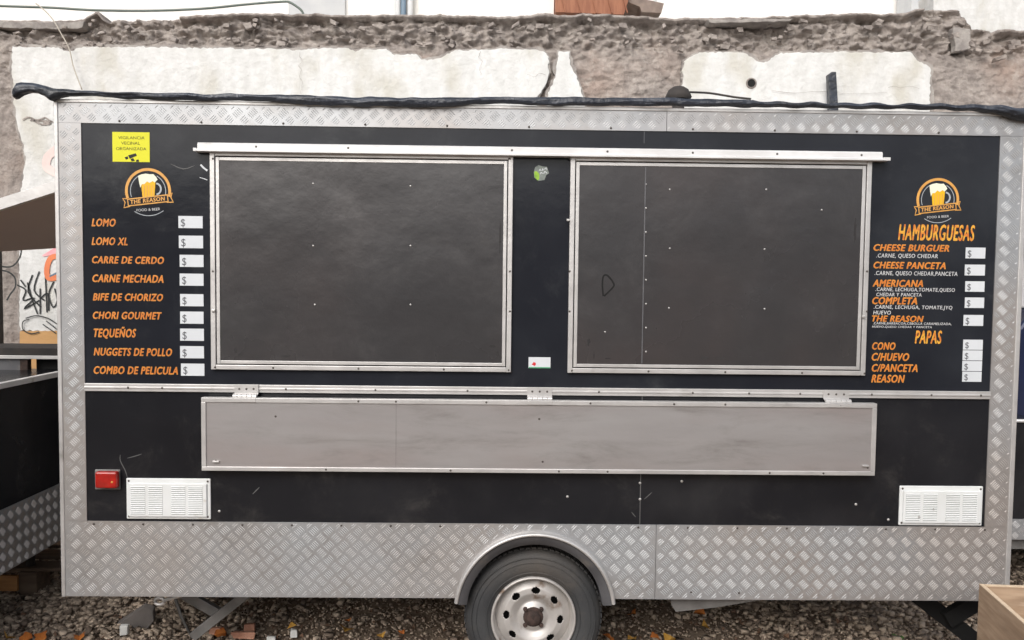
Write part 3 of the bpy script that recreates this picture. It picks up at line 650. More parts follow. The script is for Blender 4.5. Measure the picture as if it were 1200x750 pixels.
# awning rail above the hatches
A = Y(230, 165.5, -.05); B = Y(1043, 179, -.05); zr = (A.z + B.z) / 2
b = MB(); x0, x1 = Y(230, 170, -.05).x, Y(1036, 180, -.05).x
pf = [(-.003, .020), (-.034, .020), (-.040, .012), (-.040, -.008), (-.050, -.012), (-.050, -.020), (-.003, -.020)]
zc = zr - .018
b.poly_prism([(x0, y, zc + z) for y, z in pf], (x1 - x0, 0, 0)); fixnormals(b.build('awning_rail', M['alu_white'], TR, bevel=.001))
for xx, e in ((Y(226, 171, -.05).x, 0), (Y(1044, 181, -.05).x, 1)):
    b = MB(); xa, xb = (xx, x0 - .0002) if e == 0 else (x1 + .0002, xx); b.box(xa, xb, -.050, -.004, zc - .020, zc - .006); b.build('rail_end', M['alu_white'], TR, bevel=.001)
for x in (300, 408, 600, 712, 812, 911, 1010): stud(SCR, Vector((Y(x, 173, -.04).x, -.040, zc + .004)), TR, 'screw')
for x in (312, 530, 738, 958):
    b = MB(); p = Y(x, 181, -.03)
    b.tube([(p.x - .06, -.027, hb[3] - .004), (p.x + .06, -.027, hb[3] - .004)], .0045, 8)
    b.build('hinge', M['alu'], TR, smooth=True)

# folded counter
YC = -0.055
cx0, cx1 = (Y(235, 467, YC).x + Y(237, 551, YC).x) / 2, (Y(1028, 474, YC).x + Y(1025, 556, YC).x) / 2
cz1 = (Y(235, 466, YC).z + Y(1028, 473, YC).z) / 2; cz0 = (Y(236, 552, YC).z + Y(1024, 557, YC).z) / 2
b = MB(); b.box(cx0 + .004, cx1 - .004, YC + .004, -0.020, cz0 + .004, cz1 - .004)
CT = part_label(b.build('folding_counter', M['steel'], TR), 'folded down stainless steel counter')
w_ = .020
b = MB(); b.box(cx0, cx1, YC - .001, -.019, cz1 - w_, cz1); b.box(cx0, cx1, YC - .001, -.019, cz0, cz0 + w_ * .9)
b.box(cx0, cx0 + w_, YC - .002, -.019, cz0 + w_ * .9 + .0003, cz1 - w_ - .0003); b.box(cx1 - w_, cx1, YC - .002, -.019, cz0 + w_ * .9 + .0003, cz1 - w_ - .0003)
b.build('edge_trim', M['alu'], CT, bevel=.0015)
xx = Y(464, 500, YC).x
b = MB(); b.box(xx - .0006, xx + .0006, YC + .0032, YC + .0041, cz0 + w_, cz1 - w_); b.build('sheet_joint', M['greysteel'], CT)
for x in (420, 464, 570, 692, 790, 850, 985): substud(SCR, Vector((Y(x, 472, YC).x, YC - .001, cz1 - .010)), CT, 'screw')
for x in (382, 528, 655, 712, 902, 965): substud(SCR, Vector((Y(x, 550, YC).x, YC - .001, cz0 + .009)), CT, 'screw')
for x, y in ((253, 540), (1017, 548), (323, 488), (632, 491), (636, 541)):
    substud(SCR, Y(x, y, YC + .004), CT, 'screw')
for x, y in ((253, 541), (1014, 546)):
    b = MB(); p = Y(x, y, YC); b.box(p.x - .014, p.x + .014, YC - .006, YC + .0035, p.z - .004, p.z + .004); b.build('catch', M['rivet'], CT, bevel=.0015)
b = MB(); b.box(cx0 + .1, cx1 - .1, -.0195, -.004, cz0 + .05, cz1 - .05); b.build('backing_rail', M['dark'], TR)
# hinges of the counter
for x0_, x1_ in ((275, 303), (618, 647), (965, 995)):
    a, q = Y(x0_, 453, -.02).x, Y(x1_, 453, -.02).x
    b = MB(); b.box(a, q, -.0225, -.0185, zm2 - .001, zm + .002); b.box(a + .001, q - .001, -.0585, -.0565, cz1 - .018, cz1 - .001)
    b.poly_prism([(a, -.0225, zm2 - .001), (a, -.0185, zm2 - .001), (a, -.054, cz1), (a, -.058, cz1)], (q - a, 0, 0))
    n_ = 5
    for k in range(n_):
        xa = a + (q - a) * k / n_ + .001; xb = a + (q - a) * (k + 1) / n_ - .001; zz = (zm2 + cz1) / 2 - .002
        b.tube([(xa, -.044, zz), (xb, -.044, zz)], .009, 10)
    hg = fixnormals(b.build('hinge', M['alu'], TR, bevel=.0008))
    for u in (.2, .5, .8): substud(SCR, Vector((a + (q - a) * u, -.0225, (zm + zm2) / 2)), hg, 'screw')
# vents
def vent(px0, py0, px1, py1, marks=False):
    yv = -.022; A, B = Y(px0, py0, yv), Y(px1, py1, yv)
    b = MB(); b.box(A.x, B.x, -.013, -.0035, B.z, A.z); b.box(A.x + .014, B.x - .014, yv, -.0132, B.z + .012, A.z - .020)
    v_ = b.build('vent_grille', M['white'], TR, bevel=.004)
    Wd = B.x - A.x; cols = [(.065, .235), (.275, .44), (.545, .71), (.745, .915)]
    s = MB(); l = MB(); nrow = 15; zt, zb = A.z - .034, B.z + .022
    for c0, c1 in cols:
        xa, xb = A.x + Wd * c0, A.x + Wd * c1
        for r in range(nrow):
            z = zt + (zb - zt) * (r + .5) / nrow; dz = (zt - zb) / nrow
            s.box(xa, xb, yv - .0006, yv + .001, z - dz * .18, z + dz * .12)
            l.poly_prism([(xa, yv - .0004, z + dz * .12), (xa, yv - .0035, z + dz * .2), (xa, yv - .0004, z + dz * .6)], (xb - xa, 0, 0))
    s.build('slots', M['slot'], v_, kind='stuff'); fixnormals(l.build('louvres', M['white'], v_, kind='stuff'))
    for x, z in ((A.x + .012, A.z - .012), (B.x - .012, A.z - .012), (A.x + .012, B.z + .012), (B.x - .012, B.z + .012)):
        substud(SCR, Vector((x, -.0135, z)), v_, 'screw')
    if marks:
        m_ = MB(); blot(m_, 1077, 606, .007, .007, yv - .0042); blot(m_, 1094, 597, .004, .007, yv - .0042); m_.build('stain', M['rivet'], v_)
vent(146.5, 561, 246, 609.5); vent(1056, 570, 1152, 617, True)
# red marker lamp
b = MB(); A, B = Y(111, 550, -.01), Y(141, 574, -.01); b.box(A.x, B.x, -.012, -.0035, B.z, A.z); lamp = b.build('marker_lamp', M['greysteel'], TR, bevel=.006)
b = MB(); A, B = Y(111, 553, -.04), Y(137, 573, -.04); b.box(A.x, B.x, -.042, -.0125, B.z + .002, A.z); b.build('red_lens', M['redlens'], lamp, bevel=.008)
b = MB(); p = Y(131, 565, -.0425); blot(b, 131, 565, .006, .006, -.0425); b.build('reflector_glint', M['gold'], lamp)

# lettering
L_items = [("LOMO",107.5,256.5,135.5,265),("LOMO XL",107.5,278.5,149.5,287),("CARRE DE CERDO",108,300.5,192,309),("CARNE MECHADA",108.5,322,191.5,331),("BIFE DE CHORIZO",109,344,191,352.5),("CHORI GOURMET",109,365.5,189.5,374),("TEQUEÑOS",110,385.5,159.5,395),("NUGGETS DE POLLO",110,408,201.5,417),("COMBO DE PELICULA",110,429.5,208.5,438.5)]
R_items = [("CHEESE BURGUER",1024,286.5,1112,294.5),("CHEESE PANCETA",1024,307,1108,315),("AMERICANA",1023,328,1081.5,336),("COMPLETA",1022.5,348.5,1074.5,356.5),("THE REASON",1022,370,1082,377),("CONO",1022.5,401.5,1049,409.5),("C/HUEVO",1022,414,1065,422.5),("C/PANCETA",1022,427,1075,435.5),("REASON",1021.5,439.5,1060,448)]
S_items = [(".CARNE, QUESO CHEDAR",1027,297,1099,302.5),(".CARNE, QUESO CHEDAR,PANCETA",1025,317.5,1122,323.3),(".CARNE, LECHUGA,TOMATE,QUESO",1026,336.8,1119,342),("CHEDAR Y PANCETA",1027,343,1080,347.6),(".CARNE, LECHUGA, TOMATE,JYQ",1024,357.5,1116,362.6),("HUEVO",1023.5,364,1044,368.6),(".CARNE,BARBACOA,CEBOLLA CARAMELIZADA,",1023,377.3,1115,381),("HUEVO,QUESO CHEDAR Y PANCETA",1022,381.5,1092,384.6)]
for s, x0, y0, x1, y1 in L_items + R_items:
    o = text_fit('menu_text', s, x0 - .3, y0 - .3, x1 + .3, y1 + .3, M['yellow'], TR, .24, .048, -.0024)
    text_fit('lettering_fill', s, x0, y0, x1, y1, M['orange'], o, .24, .032, -.0034)
for s, x0, y0, x1, y1 in S_items: text_fit('menu_text', s, x0, y0, x1, y1, M['whitevinyl'], TR, .1, .02, -.0030)
for s, x0, y0, x1, y1 in (("HAMBURGUESAS",1053,263,1142,282),("PAPAS",1072.5,387.5,1103.5,402.5)):
    text_fit('menu_text', s, x0, y0, x1, y1, M['amber'], TR, .18, .04, -.0030)
cards = [(209,253,237.5,267.5),(209.5,276,238,291),(210.5,298.5,238.5,313),(210.5,320.5,238.5,335),(211,344.5,238.5,359),(211,365,238.5,379.5),(211,385,239,399.5),(211,405.5,239,420),(212,426,239.5,440.5),
         (1132,290,1154.5,303),(1131,310,1154,323),(1131.5,329.5,1153.5,342),(1131,348.5,1153,361),(1129.5,369,1152,382),(1129,398,1151.5,410),(1128.5,410.5,1151,422.5),(1128,423,1150.5,435),(1128,435.5,1150,447.5)]
for x0, y0, x1, y1 in cards:
    c_ = facebox('price_card', x0, y0, x1, y1, -.0040, -.0021, M['card'], TR, 0)
    W_ = x1 - x0; H_ = y1 - y0
    text_fit('dollar_sign', '$', x0 + W_ * .10, y0 + H_ * .24, x0 + W_ * .28, y0 + H_ * .84, M['ink'], c_, 0, -.0, -.0046)
# round beer mug emblems
def emblem(cx, cy_, r, label):              # centre and ring radius in photo pixels
    C_ = Y(cx, cy_, -.003); k = (Y(cx + 1, cy_).x - Y(cx, cy_).x)
    def P(u, v, yv=-.003): return (C_.x + u * r * k, yv, C_.z + v * r * k)
    def arcrib(b, ra, rb, a0, a1, yv, n_=36):
        o = len(b.v)
        for i in range(n_ + 1):
            a = R(a0 + (a1 - a0) * i / n_); b.v += [P(ra * math.cos(a), ra * math.sin(a), yv), P(rb * math.cos(a), rb * math.sin(a), yv)]
        for i in range(n_): b.f.append((o + 2*i, o + 2*i + 1, o + 2*i + 3, o + 2*i + 2))
    def flat(pts, m, nm, yv, par):
        b = MB(); b.v = [P(u, v, yv) for u, v in pts]; b.f = [tuple(range(len(pts)))]; return b.build(nm, m, par)
    b = MB(); arcrib(b, 1.0, .88, -14, 200, -.003); e = part_label(b.build('emblem', M['gold'], TR), label)
    b = MB(); arcrib(b, .78, .75, -15, 60, -.003); arcrib(b, .78, .75, 120, 200, -.003); arcrib(b, 1.08, 1.05, 236, 308, -.003); b.build('inner_ring', M['glassgrey'], e)
    flat([(-.31,.42),(.33,.48),(.27,-.30),(-.23,-.36)], M['beer'], 'beer', -.0032, e)
    for q in range(4):
        u = -.17 + q * .12; flat([(u, .26), (u + .035, .26), (u + .035, -.26), (u, -.26)], M['gold'], 'glass_rib', -.0036, e)
    flat([(-.42,.66),(-.28,.72),(-.10,.76),(.10,.73),(.24,.74),(.36,.62),(.42,.50),(.36,.44),(.30,.38),(.20,.44),(.08,.36),(-.04,.42),(-.16,.30),(-.26,.30),(-.33,.14),(-.38,.36)], M['foam'], 'foam', -.0038, e)
    b = MB(); o_ = []
    arc_ = [(.34 + .22 * math.cos(R(a)), .10 + .24 * math.sin(R(a))) for a in range(85, -90, -12)]
    ribbon(b, [P(u, v, -.0034) for u, v in arc_], .075 * r * k); b.build('handle', M['glassgrey'], e)
    # banner, tilted up to the right
    t = R(7)
    def T(u, v): return (u * math.cos(t) - v * math.sin(t) , u * math.sin(t) + v * math.cos(t) - .40)
    flat([T(-.90, -.17), T(.88, -.17), T(.88, .17), T(-.90, .17)], M['gold'], 'banner', -.0040, e)
    flat([T(-.86, -.12), T(.84, -.12), T(.84, .12), T(-.86, .12)], M['black'], 'banner_field', -.0043, e)
    for sgn in (-1, 1):
        b = MB(); q = [T(sgn * .90, .17), T(sgn * 1.08, .20), T(sgn * 1.0, .02), T(sgn * 1.08, -.2), T(sgn * .80, -.17)]
        ribbon(b, [P(u, v, -.0039) for u, v in q], .05 * r * k); b.build('banner_tail', M['gold'], e)
    text_fit('lettering', 'THE REASON', cx - .78 * r, cy_ + (.40 - .10) * r, cx + .74 * r, cy_ + (.40 + .09) * r, M['gold'], e, .1, .04, -.0046, rot=t)
    text_fit('lettering', 'FOOD & BEER', cx - .5 * r, cy_ + .74 * r, cx + .52 * r, cy_ + .86 * r, M['whitevinyl'], e, 0, .0, -.003, rot=R(4))
emblem(173.5, 224, 27, 'round beer mug emblem on the left'); emblem(1099, 234, 25, 'round beer mug emblem on the right')
# yellow notice
n_ = facebox('notice', 131.5, 154.5, 175.5, 190, -.0036, -.0021, M['signyellow'], TR, 0)
for s, x0, y0, x1, y1 in (("VIGILANCIA",138.5,159.5,169.5,163.3),("VECINAL",142,165.8,164,169.6),("ORGANIZADA",136,172.3,171.5,176.2)):
    text_fit('lettering', s, x0, y0, x1, y1, M['signink'], n_, 0, .0, -.0042)
b = MB()
def Q(pts, yv=-.0042): 
    o = len(b.v); b.v += [tuple(Y(x, y, yv)) for x, y in pts]; b.f.append(tuple(range(o, o + len(pts))))
Q([(150,182),(159,179.5),(160.5,182.5),(152,186)]); Q([(146,184.5),(149.5,183),(150.5,186),(147.5,187)], -.0043); Q([(153,186.3),(156,185.2),(158,188.6),(154,189)], -.0044); Q([(159.5,187.3),(162.5,187),(163,189.6),(159.5,189.4)], -.0043)
b.build('camera_icon', M['blackink'], n_)
# small stickers between the hatches
b = MB(); pts = [(627,196),(631,193.5),(636,195),(641,195.5),(643.5,203),(640,205.5),(638,211),(631,212),(626,208),(625.5,202)]
b.v = [tuple(Y(x, y, -.003)) for x, y in pts]; b.f = [tuple(range(len(pts)))]; st = b.build('sticker', M['greysticker'], TR)
b = MB(); pts = [(626,201),(629,200.5),(632,204),(632,210),(630,211.4),(626.3,207.5)]; b.v = [tuple(Y(x, y, -.0034)) for x, y in pts]; b.f = [tuple(range(6))]; b.build('lime_patch', M['green'], st)
b = MB()
for s in ([(632,200),(633,198),(633.5,200)], [(635,200.2),(636,197.6),(637,199.5)], [(638,198.5),(640,196.5),(641,199)], [(633,204),(634,202),(636,203.4)], [(637,203.5),(638.5,200.8),(641,203)]): ribbon(b, [Y(x, y, -.0036) for x, y in s], .004)
b.build('lettering', M['card'], st)
st = facebox('sticker', 619.5, 418.5, 645, 431.5, -.0036, -.0021, M['card'], TR, 0)
b = MB(); A, B = Y(619.7, 430, -.004), Y(644.8, 431.6, -.004); b.box(A.x, B.x, -.0042, -.0037, B.z, A.z); b.build('green_edge', M['teal'], st)
b = MB(); blot(b, 626, 427, .011, .011, -.0043); b.build('red_figure', M['redprint'], st)

# wheel arch flange
b = MB(); a0 = -.09
pr = [(AR + .002, .0), (AR + .002, -.028), (AR - .002, -.037), (AR - .008, -.040), (AR - .013, -.038), (AR - .0165, -.030)]
b.lathe(pr, (AC.x, 0, AC.z), 64, .12, math.pi - .12)
o = b.build('wheel_arch_lip', M['alu'], TR, smooth=True)
# start and end angles dip slightly below the skirt
b = MB(); pr = [(AR - .0175, -.031), (AR - .022, -.026), (AR - .055, -.020), (AR - .058, .01), (AR - .058, .255)]
b.lathe(pr, (AC.x, 0, AC.z), 64, .10, math.pi - .10); b.build('wheel_arch', M['fender'], TR, smooth=True)
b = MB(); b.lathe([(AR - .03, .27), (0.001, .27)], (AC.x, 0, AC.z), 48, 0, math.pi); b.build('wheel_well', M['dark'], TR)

# wheel
YT = 0.035
WC = Y(625, 724, YT); kx = Y(626, 724, YT).x - WC.x
RT = 80 * kx; Rr = 49 * kx
wh_b = MB()
pr = [(Rr - .004, .010), (Rr + .004, -.002), (Rr + .020, -.010), (Rr + .045, -.014), (RT - .035, -.010), (RT - .014, 0.002), (RT - .003, .018), (RT, .035), (RT, .165), (RT - .01, .185), (RT - .04, .205), (Rr, .20)]
wh_b.lathe(pr, (WC.x, YT, WC.z), 96)
# lettering-like ribs on the sidewall and tread blocks
whl = wh_b.build('wheel', M['rubber'], TR, smooth=True)
tb = MB(); nb = 72
for i in range(nb):
    a = 2*math.pi*i/nb
    for k, (ya, yb) in enumerate(((.028, .062), (.070, .098), (.106, .134), (.142, .172))):
        aa = a + (k % 2) * math.pi / nb; t = (math.cos(aa), math.sin(aa)); s = (-t[1], t[0]); hw = .0095
        P4 = [(WC.x + t[0]*(RT - .002) + s[0]*u, YT + yv, WC.z + t[1]*(RT - .002) + s[1]*u) for u, yv in ((-hw, ya), (hw, ya), (hw, yb), (-hw, yb))]
        tb.poly_prism(P4, (t[0]*.007, 0, t[1]*.007))
fixnormals(tb.build('tread_blocks', M['rubber'], whl, kind='stuff'))
tb = MB()
for rr_ in (RT - .030, RT - .052, Rr + .022): tb.lathe([(rr_ + .0022, -.010), (rr_, -.0165), (rr_ - .0022, -.010)], (WC.x, YT, WC.z), 72)
tb.build('sidewall_rib', M['rubber'], whl, smooth=True)
# rim with oval holes: ring split round the holes
b = MB()
b.lathe([(Rr + .002, .006), (Rr + .003, -.012), (Rr - .002, -.017), (Rr - .008, -.014), (Rr - .011, -.004), (Rr - .014, .020), (Rr - .020, .040)], (WC.x, YT, WC.z), 72)
rim = b.build('rim', M['rim'], whl, smooth=True)
b = MB(); NS = 160
def disc_y(r):       # dished steel wheel disc
    xs_ = [0, .030, .055, .070, .095, .110, .135, Rr - .020]; ys_ = [.004, .004, .016, .026, .012, .006, .010, .040]
    return float(np.interp(r, xs_, ys_))
rs = np.concatenate([np.linspace(.028, .085, 10), np.linspace(.089, Rr - .0205, 30)])
HR = .1245 if Rr > .17 else Rr * .70
holes = [R(85 + 45 * k) for k in range(8)]
idx = {}
def inh(r, a):
    for h_ in holes:
        d = (a - h_ + math.pi) % (2*math.pi) - math.pi
        if ((r - HR) / .0145) ** 2 + (d * HR / .020) ** 2 < 1: return True
    return False
for i in range(NS * 2):
    a = 2*math.pi*i/(NS * 2)
    for j, r in enumerate(rs): b.v.append((WC.x + r*math.cos(a), YT + disc_y(r), WC.z + r*math.sin(a)))
m_ = len(rs)
for i in range(NS * 2):
    a = 2*math.pi*(i + .5)/(NS * 2); i2 = (i + 1) % (NS * 2)
    for j in range(m_ - 1):
        if inh((rs[j] + rs[j+1]) / 2, a): continue
        b.f.append((i*m_ + j, i2*m_ + j, i2*m_ + j + 1, i*m_ + j + 1))
ds = b.build('wheel_disc', M['rim'], whl, smooth=True)
so = ds.modifiers.new('thick', 'SOLIDIFY'); so.thickness = .004; so.offset = 0
b = MB(); b.lathe([(Rr - .012, .075), (.001, .075)], (WC.x, YT, WC.z), 40); b.build('brake_drum', M['dark'], whl)
b = MB(); b.lathe([(.034, .010), (.032, -.012), (.026, -.018), (.010, -.020), (.001, -.018)], (WC.x, YT, WC.z), 24); b.build('hub_cap', M['rust'], whl, smooth=True)
b = MB(); b.lathe([(.052, .0155), (.040, .002), (.033, .003)], (WC.x, YT, WC.z), 24); b.build('hub_flange', M['rust'], whl, smooth=True)
for k in range(4):
    a = R(45 + 90 * k); c_ = (WC.x + .052*math.cos(a), YT + .012, WC.z + .052*math.sin(a))
    b = MB(); b.lathe([(.011, 0), (.010, -.014), (.006, -.018), (.001, -.018)], c_, 6); b.build('wheel_nut', M['rust'], whl)

# chassis, axle, stays
zb = ZL[6] + .012
for yv in (.25, .95, 1.7):
    b = MB(); b.box(XL[0] + .08, XL[7] - .08, yv, yv + .05, zb - .075, zb - .0005); b.build('chassis_beam', M['chassis'], TR, bevel=.003)
for xv in (-1.5, -.7, 1.05, 1.8):
    b = MB(); b.box(xv, xv + .05, .301, .949, zb - .06, zb - .0005); b.build('cross_member', M['chassis'], TR)
b = MB(); b.tube([(WC.x, YT + .1, WC.z), (WC.x, 1.85, WC.z)], .03, 12); b.build('axle', M['chassis'], TR, smooth=True)
b = MB(); b.lathe([(RT, 1.70), (RT, 1.88), (.05, 1.89), (.05, 1.69), (RT, 1.70)], (WC.x, 0, WC.z), 48); b.build('rear_side_wheel', M['rubber'], TR, smooth=True)
# left folding stabiliser
def barpx(b, a, q, wpx, yv, th=.03, y2=None):
    A, B = Y(*a, yv), Y(*q, yv if y2 is None else y2); b.obox(A, B, th, wpx * .0046, (0, 0, 1) if abs((B-A).normalized().z) < .9 else (1, 0, 0))
stb = MB(); barpx(stb, (206, 690), (262, 722), 11, .38); lg = stb.build('stabiliser_leg', M['greysteel'], TR, bevel=.002)
b = MB(); barpx(b, (296, 690), (226, 746), 10, .33, .03); b.build('stabiliser_leg', M['greysteel'], TR, bevel=.003)
b = MB(); b.tube([Y(202, 690, .36), Y(212, 722, .36), Y(226, 748, .36)], .008, 8); b.build('stay_rod', M['greysteel'], TR, smooth=True)
b = MB(); c_ = Y(187, 704.5, .10); pts = [(c_.x + .022*math.cos(t), c_.y, c_.z + .016*math.sin(t)) for t in np.linspace(0, 2*math.pi, 17)]
b.tube(pts, .0085, 8, cap=False); b.tube([(c_.x + .02, c_.y, c_.z + .004), tuple(Y(222, 695, .10))], .009, 8); b.build('towing_eye', M['alu'], TR, smooth=True)
b = MB(); b.box(Y(218, 748, .36).x - .05, Y(218, 748, .36).x + .09, .30, .42, GZ, GZ + .018); b.build('stabiliser_foot', M['chassis'], TR)
# right crossed legs
b = MB(); barpx(b, (1070, 694), (1152, 758), 17, .24, .05); b.build('stabiliser_leg', M['dark'], TR, bevel=.002)
b = MB(); barpx(b, (1162, 694), (1108, 726), 17, .20, .04); b.build('stabiliser_leg', M['dark'], TR, bevel=.002)
# loose metal strip under the skirt
b = MB(); b.poly_prism([Y(786, 701, .05), Y(787, 709, .05), Y(792, 717, .05), Y(838, 712, .05), Y(905, 701, .05)], (0, .003, 0)); fixnormals(b.build('loose_flashing', M['greysteel'], TR))
# small vent dome on the roof, behind the sheeting
b = MB(); c_ = Y(795, 112.5, .35)
b.lathe([(.001, 0)], c_, 4) if False else None
prf = [(.001, .056), (.028, .052), (.048, .038), (.058, .018), (.064, .004), (.056, -.01)]
sg = 24
for i in range(sg):
    a = 2*math.pi*i/sg
    for r, z in prf: b.v.append((c_.x + r*math.cos(a), c_.y + r*math.sin(a), c_.z + z - .01))
for i in range(sg):
    j = (i + 1) % sg
    for k in range(len(prf) - 1): b.f.append((i*6 + k, i*6 + k + 1, j*6 + k + 1, j*6 + k))
b.tube([(c_.x, c_.y, c_.z - .01), (c_.x, c_.y, ZL[0] - .006)], .03, 12)
b.build('roof_vent', M['chassis'], TR, smooth=True)

# ------------------------------------------------------------------ black plastic sheeting along the roof edge
st_ = [(18,104,117),(21,98,117),(27,96,113),(36,96.5,110),(45,98,110),(54,100,114),(61,102,120),(68,103,116),(80,104,113),(90,106,113),(110,107,112.5),(130,107,114),(150,108,117),(180,108.5,117),(210,109,118),(240,110,118),(270,110,118.5),(300,110.5,118.5),(330,111,120),(360,112,124),(400,113,125),(440,114,125.5),(480,114,126.5),(520,114,126),(550,114,123),(590,114,121.5),(620,113.5,123.5),(660,114,124.5),(700,114,124.5),(740,114.5,124.5),(780,115,125),(820,115.5,125),(860,116,125),(880,117,126),(900,119,126),(930,119.5,126),(960,120,127),(990,121,127.5),(1020,120.5,128),(1050,122,127.5),(1080,121.5,128.5),(1110,122,129),(1140,122.5,130.5),(1165,123.5,133),(1185,124,139),(1205,126,144),(1230,128,150)]
b = MB(); sxs = [s[0] for s in st_]; N_ = 640; seg = 22
for i in range(N_ + 1):
    x = sxs[0] + (sxs[-1] - sxs[0]) * i / N_
    t0 = np.interp(x, sxs, [s[1] for s in st_]); t1 = np.interp(x, sxs, [s[2] for s in st_])
    yy = -.022 + .012 * noise.noise(Vector((x * .02, 0, 0)))
    wob = 1.3 * noise.noise(Vector((x * .035, 7, 0))) * (1 if x > 60 else 0)
    if x > 880: wob += .9 * math.sin(x * .17)
    A = Y(x, t0 + wob, yy); B = Y(x, t1 + wob * .6, yy); rz = (A.z - B.z) / 2 * (.90 + .16 * noise.noise(Vector((x * .05, 2, 9)))); cz = (A.z + B.z) / 2
    for k in range(seg):
        a = 2*math.pi*k/seg; f = 1 + .30 * noise.fractal(Vector((x * .020 + k * .10, math.cos(a) * 1.9, math.sin(a) * 1.9 + 3)), .8, 2, 3)
        b.v.append((A.x, yy + max(rz, .018) * 1.1 * math.cos(a) * f, cz + rz * math.sin(a) * (1 + .7 * (f - 1))))
for i in range(N_):
    for k in range(seg):
        k2 = (k + 1) % seg; b.f.append((i*seg + k, (i+1)*seg + k, (i+1)*seg + k2, i*seg + k2))
b.f.append(tuple(range(seg))); b.f.append(tuple(N_*seg + k for k in reversed(range(seg))))
o = fixnormals(b.build('plastic_sheeting', M['tarp'], smooth=True)); tag(o, 'rolled black plastic sheeting lying along the front roof edge of the trailer', 'tarpaulin')
o = tubeobj('roof_cable', [(808,108),(830,109),(850,112),(862,114),(880,116)], .2, .005, M['chassis']); tag(o, 'thin dark cable running from the round roof vent to the sheeting', 'cable')

# ------------------------------------------------------------------ left: a black panelled food stall side and its flap
XS = -2.52
def XP(px, py, x=XS):
    d = ray(px, py); return CAM + d * ((x - CAM.x) / d.x)
cart = thing('black_food_cart', 'black panelled cart side with checker plate base at the left edge', 'food cart', (XS - .6, .3, GZ))
zt_ = 1.19; z1_ = .575; z0_ = .245
b = MB(); b.box(XS - 1.2, XS - .006, -.9, 1.45, z0_ + .01, zt_ - .01); b.build('body', M['black2'], cart)
b = MB(); b.box(XS - .006, XS, -.9, 1.45, z1_, zt_); b.build('side_panel', M['black2'], cart)
b = MB(); b.box(XS - .02, XS + .012, -.91, 1.46, zt_ + .0005, zt_ + .03); b.build('top_rail', M['alu_white'], cart, bevel=.003)
b = MB(); b.box(XS - .006, XS + .001, -.9, 1.45, z0_, z1_ - .0005); pl_ = b.build('base_plate', M['tread'], cart)
tmp = MB(); bars(tmp, -.9, 1.45, z0_, z1_, 0.0, hg=.0035)
tmp.v = [(XS + .001 - y, x, z) for x, y, z in tmp.v]; tmp.build('tread_bars', M['tread_bar'], pl_, kind='stuff')
for yv in (-.6, 1.1):
    for xv in (XS - .25, XS - 1.0):
        b = MB(); b.tube([(xv, yv, GZ), (xv, yv, z0_ + .01)], .025, 10); b.build('leg', M['chassis'], cart)
# stall: counter band, raised flap, dark lower front, posts
stall = thing('market_stall', 'open stall with raised brown flap and dark counter at the left edge', 'stall', (-3.3, 1.7, GZ))
ys = 1.35
def sy_(px, py): return Y(px, py, ys)
xr = -2.06
b = MB(); b.box(-4.4, xr, ys, ys + .35, sy_(30, 417).z + .002, sy_(30, 408).z); b.build('counter', M['chassis'], stall, bevel=.003)
b = MB(); b.box(-4.4, xr, ys - .012, ys + .004, sy_(30, 420.5).z, sy_(30, 416.5).z); b.build('counter_edge', M['alu'], stall, bevel=.002)
b = MB(); b.box(-4.4, sy_(22, 430).x, ys + .02, ys + .05, GZ + .3, sy_(30, 421).z); b.build('front_panel', M['fender'], stall)
b = MB(); b.box(sy_(22, 430).x + .001, sy_(31, 430).x, ys + .01, ys + .05, GZ + .3, sy_(30, 421).z); b.build('upright', M['rust'], stall)
b = MB(); b.box(sy_(31, 430).x + .001, xr - .04, ys + .10, ys + .13, GZ + .3, sy_(30, 421).z); b.build('front_panel', M['dark'], stall)
A0, A1 = Y(-150, 281, ys - .15), Y(66, 283, ys - .15); A1.x = xr - .05; B0, B1 = Y(-150, 275, .35), Y(66, 222.5, .5)
d_ = (B1 - A1); B1 = A1 + d_; 
pB1 = Y(66, 224, .45); pB0 = Y(0, 245, .45); sl = (pB1.z - pB0.z) / (pB1.x - pB0.x)
xe = xr - .05; pB = Vector((xe, .45, pB1.z + sl * (xe - pB1.x))); xe0 = -3.3; pA_ = Vector((xe0, .45, pB1.z + sl * (xe0 - pB1.x)))
za = Y(30, 283, ys - .15).z
b = MB(); b.poly_prism([(xe, ys - .15, za), tuple(pB), tuple(pA_), (xe0, ys - .15, za)], (0, .004, .018)); fixnormals(b.build('flap', M['flap'], stall))
b = MB(); b.obox(pB + Vector((0, -.008, .018)), pA_ + Vector((0, -.008, .018)), .03, .055); b.build('flap_edge', M['alu'], stall, bevel=.002)
for xv in (xr - .03, -3.3, -4.35):
    b = MB(); b.box(xv - .02, xv + .02, ys + .30, ys + .34, GZ, za + .02); b.build('post', M['chassis'], stall)
b = MB(); b.box(-4.37, xr - .01, ys + .2, ys + .24, za - .0, za + .04); b.build('lintel', M['chassis'], stall)
b = MB(); b.obox((xr - .05, ys - .16, za + .01), (xr - .05, ys + .32, za + .02), .03, .03); b.obox((-3.29, ys - .16, za + .01), (-3.29, ys + .32, za + .02), .03, .03); b.build('bracket', M['chassis'], stall)
